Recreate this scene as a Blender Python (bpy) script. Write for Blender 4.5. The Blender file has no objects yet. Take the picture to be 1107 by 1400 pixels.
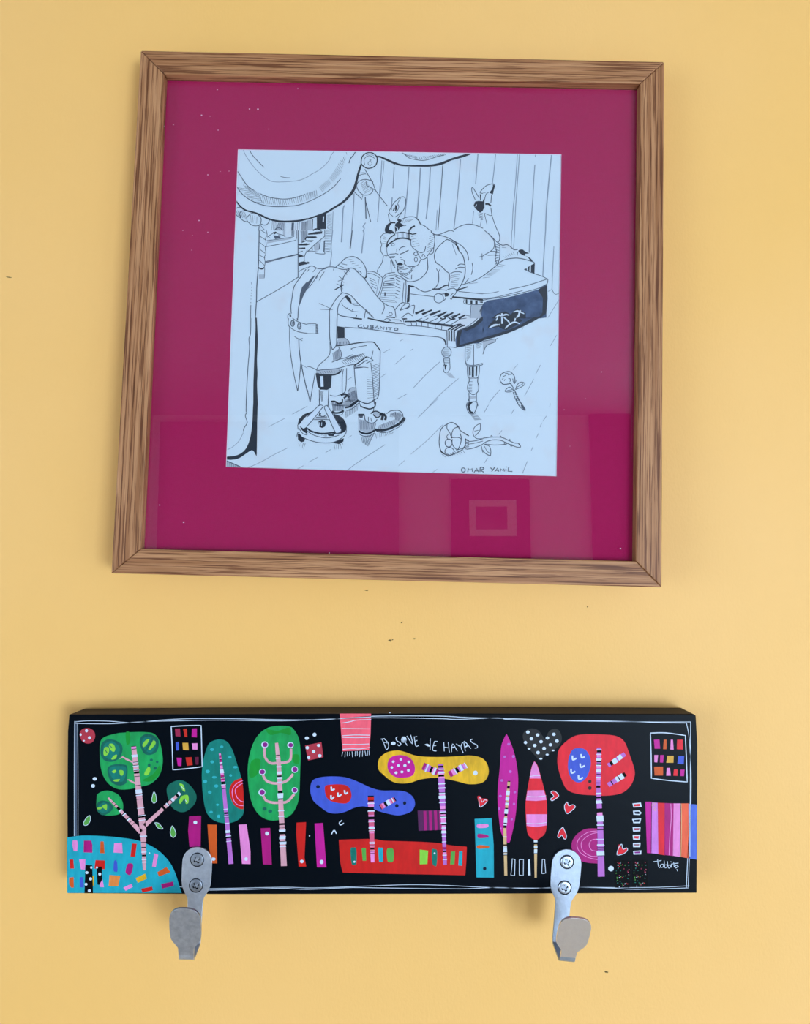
import bpy, bmesh, math, random
from mathutils import Vector, Matrix
from mathutils.geometry import tessellate_polygon
random.seed(7)
scn = bpy.context.scene
COL = scn.collection
PI = math.pi

# ------------------------------------------------------------------ camera
# metres; x right along the wall, z up, the wall's face is y = 0 and the room lies at y < 0
F = 26.0 / 36.0 * 1400          # focal length in pixels of the 1107 x 1400 frame
CX, CY = 520.0, 700.0           # optical axis (the photograph is slightly cropped)
PITCH = math.radians(2.3)
CAM = Vector((0.0, -0.60, 1.68))
cam_d = bpy.data.cameras.new('camera')
cam = bpy.data.objects.new('camera', cam_d)
COL.objects.link(cam)
cam_d.sensor_fit = 'AUTO'; cam_d.sensor_width = 36; cam_d.lens = 26
cam_d.shift_x = (553.5 - CX) / 1400.0
cam_d.clip_start = 0.01
cam.location = CAM
cam.rotation_euler = (PI / 2 + PITCH, 0, 0)
scn.camera = cam

# ------------------------------------------------------------------ light
w = bpy.data.worlds.new('world'); scn.world = w; w.use_nodes = True
bg = w.node_tree.nodes['Background']
bg.inputs['Color'].default_value = (0.62, 0.78, 1.0, 1)
bg.inputs['Strength'].default_value = 1.0

def area(name, loc, target, sx, sy, power, color):
    d = bpy.data.lights.new(name, 'AREA'); d.shape = 'RECTANGLE'
    d.size = sx; d.size_y = sy; d.energy = power; d.color = color
    o = bpy.data.objects.new(name, d); COL.objects.link(o)
    o.location = loc
    o.rotation_euler = (Vector(target) - Vector(loc)).to_track_quat('-Z', 'Y').to_euler()
    return o
# daylight through the window in the opposite wall, right of the camera
area('window_daylight', (2.15, -4.03, 0.90), (2.15, 0.0, 0.90), 2.1, 1.5, 196, (0.62, 0.80, 1.0))
# a weaker, wide fill light, added to brighten the left side of the wall
area('side_fill', (-2.63, -2.00, 1.30), (0.0, -2.00, 1.30), 2.0, 1.6, 44, (0.62, 0.80, 1.0))
scn.view_settings.view_transform = 'Standard'
scn.view_settings.look = 'None'
scn.view_settings.gamma = 1
scn.view_settings.use_curve_mapping = False
scn.view_settings.exposure = 0.0

# ------------------------------------------------------------------ helpers
def srgb(r, g, b):
    f = lambda c: (c / 255 / 12.92) if c / 255 <= 0.04045 else ((c / 255 + 0.055) / 1.055) ** 2.4
    return (f(r), f(g), f(b), 1)

def ray(px, py):
    v = Vector(((px - CX) / F, 1.0, (CY - py) / F))
    c, s = math.cos(PITCH), math.sin(PITCH)
    return Vector((v.x, c * v.y - s * v.z, s * v.y + c * v.z))

class Plane:
    '''a real surface: point o, unit normal n (towards the room)'''
    def __init__(self, o, n):
        self.o = Vector(o); self.n = Vector(n).normalized()
    def at(self, px, py, h=0.0):
        r = ray(px, py); o = self.o + self.n * h
        return CAM + r * ((o - CAM).dot(self.n) / r.dot(self.n))

def link_mesh(name, verts, faces, mats, parent=None, mat_idx=None, origin=None, smooth=False, basis=None):
    '''verts in world coordinates; the object gets the given origin/basis'''
    M = basis.copy() if basis else Matrix.Identity(4)
    if origin is not None: M.translation = origin
    Mi = M.inverted()
    me = bpy.data.meshes.new(name)
    me.from_pydata([Mi @ Vector(v) for v in verts], [], faces)
    for m in (mats if isinstance(mats, (list, tuple)) else [mats]): me.materials.append(m)
    if mat_idx is not None: me.polygons.foreach_set('material_index', mat_idx)
    if smooth: me.polygons.foreach_set('use_smooth', [True] * len(me.polygons))
    me.update()
    o = bpy.data.objects.new(name, me); COL.objects.link(o)
    if parent is not None:
        o.parent = parent
        o.matrix_local = world_of(parent).inverted() @ M
    else:
        o.matrix_world = M
    WORLD[o.name] = M
    return o
WORLD = {}
def world_of(o): return WORLD[o.name]

def empty(name, loc, label, cat, group=None):
    o = bpy.data.objects.new(name, None); COL.objects.link(o)
    o.location = loc; o.empty_display_size = 0.05
    WORLD[o.name] = Matrix.Translation(loc)
    o['label'] = label; o['category'] = cat
    if group: o['group'] = group
    return o

def bevel(o, w, seg=2, ang=30):
    m = o.modifiers.new('bevel', 'BEVEL'); m.width = w; m.segments = seg
    m.limit_method = 'ANGLE'; m.angle_limit = math.radians(ang)

def box(name, c, s, mat, parent=None, bev=0, origin=None):
    x, y, z = c; a, b, d = s[0] / 2, s[1] / 2, s[2] / 2
    v = [(x + i * a, y + j * b, z + k * d) for i in (-1, 1) for j in (-1, 1) for k in (-1, 1)]
    f = [(0, 1, 3, 2), (4, 6, 7, 5), (0, 4, 5, 1), (2, 3, 7, 6), (0, 2, 6, 4), (1, 5, 7, 3)]
    o = link_mesh(name, v, f, mat, parent, origin=Vector(origin or c))
    if bev: bevel(o, bev)
    return o

# ------------------------------------------------------------------ materials
def mat(name, color, rough=0.6, metal=0.0, spec=0.5, coat=0.0):
    m = bpy.data.materials.new(name); m.use_nodes = True
    b = m.node_tree.nodes['Principled BSDF']
    b.inputs['Base Color'].default_value = color
    b.inputs['Roughness'].default_value = rough
    b.inputs['Metallic'].default_value = metal
    b.inputs['Specular IOR Level'].default_value = spec
    b.inputs['Coat Weight'].default_value = coat
    return m

def nodes_of(m): return m.node_tree.nodes, m.node_tree.links, m.node_tree.nodes['Principled BSDF']

def noise(N, L, scale, detail=3, rough=0.5, vec=None, stretch=(1, 1, 1)):
    tc = N.new('ShaderNodeTexCoord'); mp = N.new('ShaderNodeMapping')
    mp.inputs['Scale'].default_value = stretch
    L.new(tc.outputs['Object'], mp.inputs['Vector'])
    n = N.new('ShaderNodeTexNoise')
    n.inputs['Scale'].default_value = scale; n.inputs['Detail'].default_value = detail
    n.inputs['Roughness'].default_value = rough
    L.new(mp.outputs['Vector'], n.inputs['Vector'])
    return n

def ramp(N, L, src, stops):
    r = N.new('ShaderNodeValToRGB')
    e = r.color_ramp.elements
    while len(e) < len(stops): e.new(0.5)
    for i, (p, c) in enumerate(stops): e[i].position = p; e[i].color = c
    L.new(src, r.inputs['Fac'])
    return r

def mottled(name, c0, c1, scale, rough=0.6, stretch=(1, 1, 1), bump=0.0, bscale=None, **k):
    m = mat(name, c0, rough, **k); N, L, B = nodes_of(m)
    n = noise(N, L, scale, 4, 0.6, stretch=stretch)
    r = ramp(N, L, n.outputs['Fac'], [(0.3, c0), (0.7, c1)])
    L.new(r.outputs['Color'], B.inputs['Base Color'])
    if bump:
        n2 = noise(N, L, bscale or scale * 4, 4, 0.6, stretch=stretch)
        bp = N.new('ShaderNodeBump'); bp.inputs['Strength'].default_value = bump
        bp.inputs['Distance'].default_value = 0.001
        L.new(n2.outputs['Fac'], bp.inputs['Height']); L.new(bp.outputs['Normal'], B.inputs['Normal'])
    return m

# wall: warm yellow emulsion over slightly rolled plaster
def wall_paint():
    m = mat('yellow_emulsion', srgb(236, 196, 128), 0.55, spec=0.35); N, L, B = nodes_of(m)
    a = noise(N, L, 2.2, 3, 0.5)
    r = ramp(N, L, a.outputs['Fac'], [(0.3, srgb(246, 189, 103)), (0.7, srgb(250, 194, 118))])
    L.new(r.outputs['Color'], B.inputs['Base Color'])
    n1 = noise(N, L, 520, 3, 0.55, stretch=(1, 1, 0.55))
    n2 = noise(N, L, 45, 3, 0.5, stretch=(1, 1, 0.4))
    ad = N.new('ShaderNodeMath'); ad.operation = 'MULTIPLY_ADD'; ad.inputs[1].default_value = 1.6
    L.new(n2.outputs['Fac'], ad.inputs[0]); L.new(n1.outputs['Fac'], ad.inputs[2])
    bp = N.new('ShaderNodeBump'); bp.inputs['Strength'].default_value = 0.32; bp.inputs['Distance'].default_value = 0.0005
    L.new(ad.outputs[0], bp.inputs['Height']); L.new(bp.outputs['Normal'], B.inputs['Normal'])
    return m

# oak: grain runs along the local X of each rail
def oak(name, k=1.0, seed=0.0):
    m = mat(name, srgb(158, 120, 88), 0.5, spec=0.35); N, L, B = nodes_of(m)
    tc = N.new('ShaderNodeTexCoord')
    def nz(scale, st, detail=4, rough=0.6, off=0.0, dist=0.0):
        mp = N.new('ShaderNodeMapping'); mp.inputs['Scale'].default_value = st
        mp.inputs['Location'].default_value = (seed + off, seed * 1.7, seed)
        L.new(tc.outputs['Object'], mp.inputs['Vector'])
        n = N.new('ShaderNodeTexNoise'); n.inputs['Scale'].default_value = scale
        n.inputs['Detail'].default_value = detail; n.inputs['Roughness'].default_value = rough
        n.inputs['Distortion'].default_value = dist
        L.new(mp.outputs['Vector'], n.inputs['Vector']); return n
    base = nz(40, (0.12, 1, 1))
    c = ramp(N, L, base.outputs['Fac'], [(0.3, srgb(172 * k, 118 * k, 76 * k)), (0.7, srgb(198 * k, 144 * k, 100 * k))])
    fine = nz(760, (0.018, 1, 1), 4, 0.6, 3.1, 0.1)
    pore = ramp(N, L, fine.outputs['Fac'], [(0.50, (1, 1, 1, 1)), (0.57, (0.34, 0.22, 0.15, 1))])
    band = nz(330, (0.02, 1, 1), 3, 0.6, 9.3, 0.3)
    bnd = ramp(N, L, band.outputs['Fac'], [(0.42, (1, 1, 1, 1)), (0.60, (0.62, 0.50, 0.40, 1))])
    m1 = N.new('ShaderNodeMix'); m1.data_type = 'RGBA'; m1.blend_type = 'MULTIPLY'; m1.inputs[0].default_value = 0.9
    L.new(c.outputs['Color'], m1.inputs[6]); L.new(pore.outputs['Color'], m1.inputs[7])
    m2 = N.new('ShaderNodeMix'); m2.data_type = 'RGBA'; m2.blend_type = 'MULTIPLY'; m2.inputs[0].default_value = 0.8
    L.new(m1.outputs[2], m2.inputs[6]); L.new(bnd.outputs['Color'], m2.inputs[7])
    L.new(m2.outputs[2], B.inputs['Base Color'])
    bp = N.new('ShaderNodeBump'); bp.inputs['Strength'].default_value = 0.5; bp.inputs['Distance'].default_value = 0.0005
    bp.invert = True
    L.new(fine.outputs['Fac'], bp.inputs['Height']); L.new(bp.outputs['Normal'], B.inputs['Normal'])
    return m

# thin window-type glass: clear, with its real few-per-cent reflection on each face
def pane_glass():
    m = bpy.data.materials.new('picture_glass'); m.use_nodes = True
    N, L = m.node_tree.nodes, m.node_tree.links; N.clear()
    out = N.new('ShaderNodeOutputMaterial'); mx = N.new('ShaderNodeMixShader')
    tr = N.new('ShaderNodeBsdfTransparent'); gl = N.new('ShaderNodeBsdfGlossy')
    gl.inputs['Roughness'].default_value = 0.008
    lw = N.new('ShaderNodeLayerWeight'); lw.inputs['Blend'].default_value = 0.5
    p = N.new('ShaderNodeMath'); p.operation = 'POWER'; p.inputs[1].default_value = 5
    a = N.new('ShaderNodeMath'); a.operation = 'MULTIPLY_ADD'; a.inputs[1].default_value = 0.96; a.inputs[2].default_value = 0.04
    L.new(lw.outputs['Facing'], p.inputs[0]); L.new(p.outputs[0], a.inputs[0]); L.new(a.outputs[0], mx.inputs[0])
    L.new(tr.outputs[0], mx.inputs[1]); L.new(gl.outputs[0], mx.inputs[2]); L.new(mx.outputs[0], out.inputs['Surface'])
    return m

WALL = wall_paint()
WHITE_WALL = mottled('white_emulsion', srgb(232, 232, 230), srgb(238, 238, 236), 3, 0.7)
FLOOR = mottled('pale_floor', srgb(186, 180, 172), srgb(198, 192, 184), 9, 0.45, stretch=(1, 6, 1))
BACK_WALL = mottled('grey_emulsion', srgb(214, 214, 216), srgb(220, 220, 222), 3, 0.7)
CEIL = mottled('grey_ceiling', srgb(150, 152, 158), srgb(156, 158, 164), 3, 0.8)
# ------------------------------------------------------------------ the framed drawing
_t = Plane((0, -0.022, 0), (0, -1, 0)).at(550, 76)
_b = Plane((0, -0.034, 0), (0, -1, 0)).at(528, 793)
_d = (_t - _b); _x = Vector((1, 0, 0))
FN = _x.cross(_d).normalized()
if FN.y > 0: FN = -FN
FP = Plane(_t, FN)
OUT = [(192, 68.8), (908.1, 84.3), (904.5, 803), (151.9, 783.8)]
INN = [(224.5, 101), (875.4, 113.9), (869.4, 767.4), (192.4, 750.5)]
ov = [FP.at(*p) for p in OUT]; iv = [FP.at(*p) for p in INN]
base = (ov[2] + ov[3]) / 2; base.y = 0
fr = empty('framed_drawing', base, 'square oak frame, magenta mount around an ink drawing of a piano scene', 'framed picture')
RAIL_D = 0.0185
names = ['top', 'right', 'bottom', 'left']
for k in range(4):
    a, b = ov[k], ov[(k + 1) % 4]; c, d = iv[(k + 1) % 4], iv[k]
    gap = (b - a).normalized() * 0.00012                       # the hairline of the mitre
    a2, b2, c2, d2 = a + gap * 0.5, b - gap * 0.5, c - gap, d + gap
    vs = [a2, b2, c2, d2]
    vs += [p - FN * RAIL_D for p in vs]
    X = (b - a).normalized(); Z = FN; Y = Z.cross(X)
    Bm = Matrix((X, Y, Z)).transposed().to_4x4()
    o = link_mesh('frame_rail', vs, [(0, 3, 2, 1), (4, 5, 6, 7), (0, 1, 5, 4), (1, 2, 6, 5), (2, 3, 7, 6), (3, 0, 4, 7)],
                  oak('oak_' + names[k], 1.0, 1.3 * k), fr, origin=(a + b) / 2, basis=Bm)
    o.data.flip_normals(); bevel(o, 0.0009, 3)

def fbasis():
    X = (iv[1] - iv[0]).normalized(); Z = FN; Y = Z.cross(X); X = Y.cross(Z)
    return Matrix((X, Y, Z)).transposed().to_4x4()
FB = fbasis()
def inset(pts, h):                                             # the rebate polygon pushed along the frame's own normal
    return [p - FN * h for p in pts]
def slab_poly(name, pts, h0, h1, m, parent):
    v = inset(pts, h0) + inset(pts, h1); n = len(pts)
    f = [tuple(range(n))[::-1], tuple(range(n, 2 * n))] + [(i, (i + 1) % n, n + (i + 1) % n, n + i) for i in range(n)]
    return link_mesh(name, v, f, m, parent, origin=sum(pts, Vector()) / n - FN * h0, basis=FB)
cen = sum(iv, Vector()) / 4
grow = [p + (p - cen).normalized() * 0.0 for p in iv]
shr = [cen + (p - cen) * 0.9995 for p in iv]
GLASS = pane_glass()
slab_poly('glass_pane', shr, 0.0062, 0.0078, GLASS, fr)
# mount with a bevelled window
MAT_M = mottled('magenta_card', srgb(163, 10, 76), srgb(168, 12, 80), 300, 0.8, bump=0.15, bscale=900, spec=0.2)
CORE = mat('white_card_core', srgb(236, 222, 236), 0.8)
HM = 0.0084; HP = 0.0092
MP = Plane(FP.o - FN * HM, FN); PP = Plane(FP.o - FN * HP, FN)
PAP = [(325.2, 204.2), (767.3, 211.0), (760.6, 651.3), (308.8, 638.6)]
w_top = [MP.at(*p) for p in PAP]
pc = sum(w_top, Vector()) / 4
w_bot = [pc + (p - pc) * (1 - 0.0003 / (p - pc).length * 1.4) - FN * (HP - HM - 0.0002) for p in w_top]
outer = inset(shr, HM)
v = outer + w_top + w_bot + inset(shr, HM + 0.0014)
f = []; mi = []
for i in range(4):
    j = (i + 1) % 4
    f.append((i, 4 + i, 4 + j, j)); mi.append(0)
    f.append((4 + i, 8 + i, 8 + j, 4 + j)); mi.append(1)
    f.append((i, j, 12 + j, 12 + i)); mi.append(0)
link_mesh('mount_board', v, f, [MAT_M, CORE], fr, mat_idx=mi, origin=pc, basis=FB)
PAPER = mottled('drawing_paper', srgb(203, 215, 226), srgb(206, 218, 229), 14, 0.85, bump=0.06, bscale=700, spec=0.2)
N, L, B = nodes_of(PAPER)                                      # faint warm foxing
_c = B.inputs['Base Color'].links[0].from_socket
_f = noise(N, L, 26, 4, 0.6); _r = ramp(N, L, _f.outputs['Fac'], [(0.58, (0, 0, 0, 1)), (0.74, (1, 1, 1, 1))])
_m = N.new('ShaderNodeMix'); _m.data_type = 'RGBA'; L.new(_r.outputs['Color'], _m.inputs[0]); L.new(_c, _m.inputs[6]); _m.inputs[7].default_value = srgb(204, 208, 216)
L.new(_m.outputs[2], B.inputs['Base Color'])
big = [pc + (p - pc) * 1.02 for p in w_top]
sheet = slab_poly('drawing_sheet', [p + FN * HM for p in big], HP, HP + 0.0004, PAPER, fr)
# warm foxing stains in the sheet and dust specks on the glass are real little marks
BACK = mat('backing_board', srgb(120, 96, 70), 0.9)
slab_poly('backing_board', shr, 0.0125, 0.0145, BACK, fr)

# ------------------------------------------------------------------ 2-D drawing tools (pixels of the photograph -> a real surface)
def smooth_pts(pts, closed=False, n=4):
    if len(pts) < 3: return pts
    out = []; N_ = len(pts)
    P = lambda i: pts[i % N_] if closed else pts[max(0, min(N_ - 1, i))]
    for i in range(N_ if closed else N_ - 1):
        p0, p1, p2, p3 = P(i - 1), P(i), P(i + 1), P(i + 2)
        if len(p1) > 3 and p1[3]: p0 = p1
        if len(p2) > 3 and p2[3]: p3 = p2
        for k in range(n):
            t = k / n; q = []
            for c in range(3):
                a, b, d, e = p0[c], p1[c], p2[c], p3[c]
                q.append(0.5 * (2 * b + (d - a) * t + (2 * a - 5 * b + 4 * d - e) * t * t + (3 * b - a - 3 * d + e) * t ** 3))
            out.append(tuple(q))
    if not closed: out.append(tuple(pts[-1][:3]))
    return out

class Sheet:
    '''flat ink or paint marks lying on a plane: faces by material'''
    def __init__(self, plane, step, base):
        self.p, self.step, self.base = plane, step, base
        self.v, self.f, self.m, self.mats = [], [], [], []
        self.bb = []
    def mi(self, m):
        if m not in self.mats: self.mats.append(m)
        return self.mats.index(m)
    def poly(self, pts, m, lay):
        h = self.base + lay * self.step; n = len(self.v)
        self.v += [self.p.at(a[0], a[1], h) for a in pts]
        self.bb += [(a[0], a[1]) for a in pts]
        for t in tessellate_polygon([[Vector((a[0], a[1], 0)) for a in pts]]):
            x, y, z = [pts[i] for i in t]
            if (y[0] - x[0]) * (z[1] - x[1]) - (y[1] - x[1]) * (z[0] - x[0]) > 0: t = t[::-1]
            self.f.append(tuple(n + i for i in t)); self.m.append(self.mi(m))
    def stroke(self, pts, m, lay, taper=True):
        h = self.base + lay * self.step; L_ = []
        q = [pts[0]]
        for a in pts[1:]:
            if abs(a[0] - q[-1][0]) + abs(a[1] - q[-1][1]) > 0.05: q.append(a)
        if len(q) < 2: return
        self.bb += [(a[0], a[1]) for a in q]
        K = len(q)
        for i in range(K):
            a = q[max(0, i - 1)]; b = q[min(K - 1, i + 1)]
            dx, dy = b[0] - a[0], b[1] - a[1]; l = math.hypot(dx, dy) or 1
            w_ = q[i][2] / 2
            L_.append((q[i][0] - dy / l * w_, q[i][1] + dx / l * w_)); L_.append((q[i][0] + dy / l * w_, q[i][1] - dx / l * w_))
        n = len(self.v); self.v += [self.p.at(a[0], a[1], h) for a in L_]
        k = self.mi(m)
        for i in range(K - 1):
            self.f.append((n + 2 * i, n + 2 * i + 2, n + 2 * i + 3, n + 2 * i + 1)); self.m.append(k)
    def ellipse(self, cx, cy, rx, ry, m, lay, n=18):
        self.poly([(cx + rx * math.cos(2 * PI * i / n), cy + ry * math.sin(2 * PI * i / n)) for i in range(n)], m, lay)
    def build(self, name, parent, label=None):
        if not self.f: return None
        c = sum(self.v, Vector()) / len(self.v)
        o = link_mesh(name, self.v, self.f, self.mats, parent, self.m, origin=c)
        if label: o['label'] = label
        return o
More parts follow.
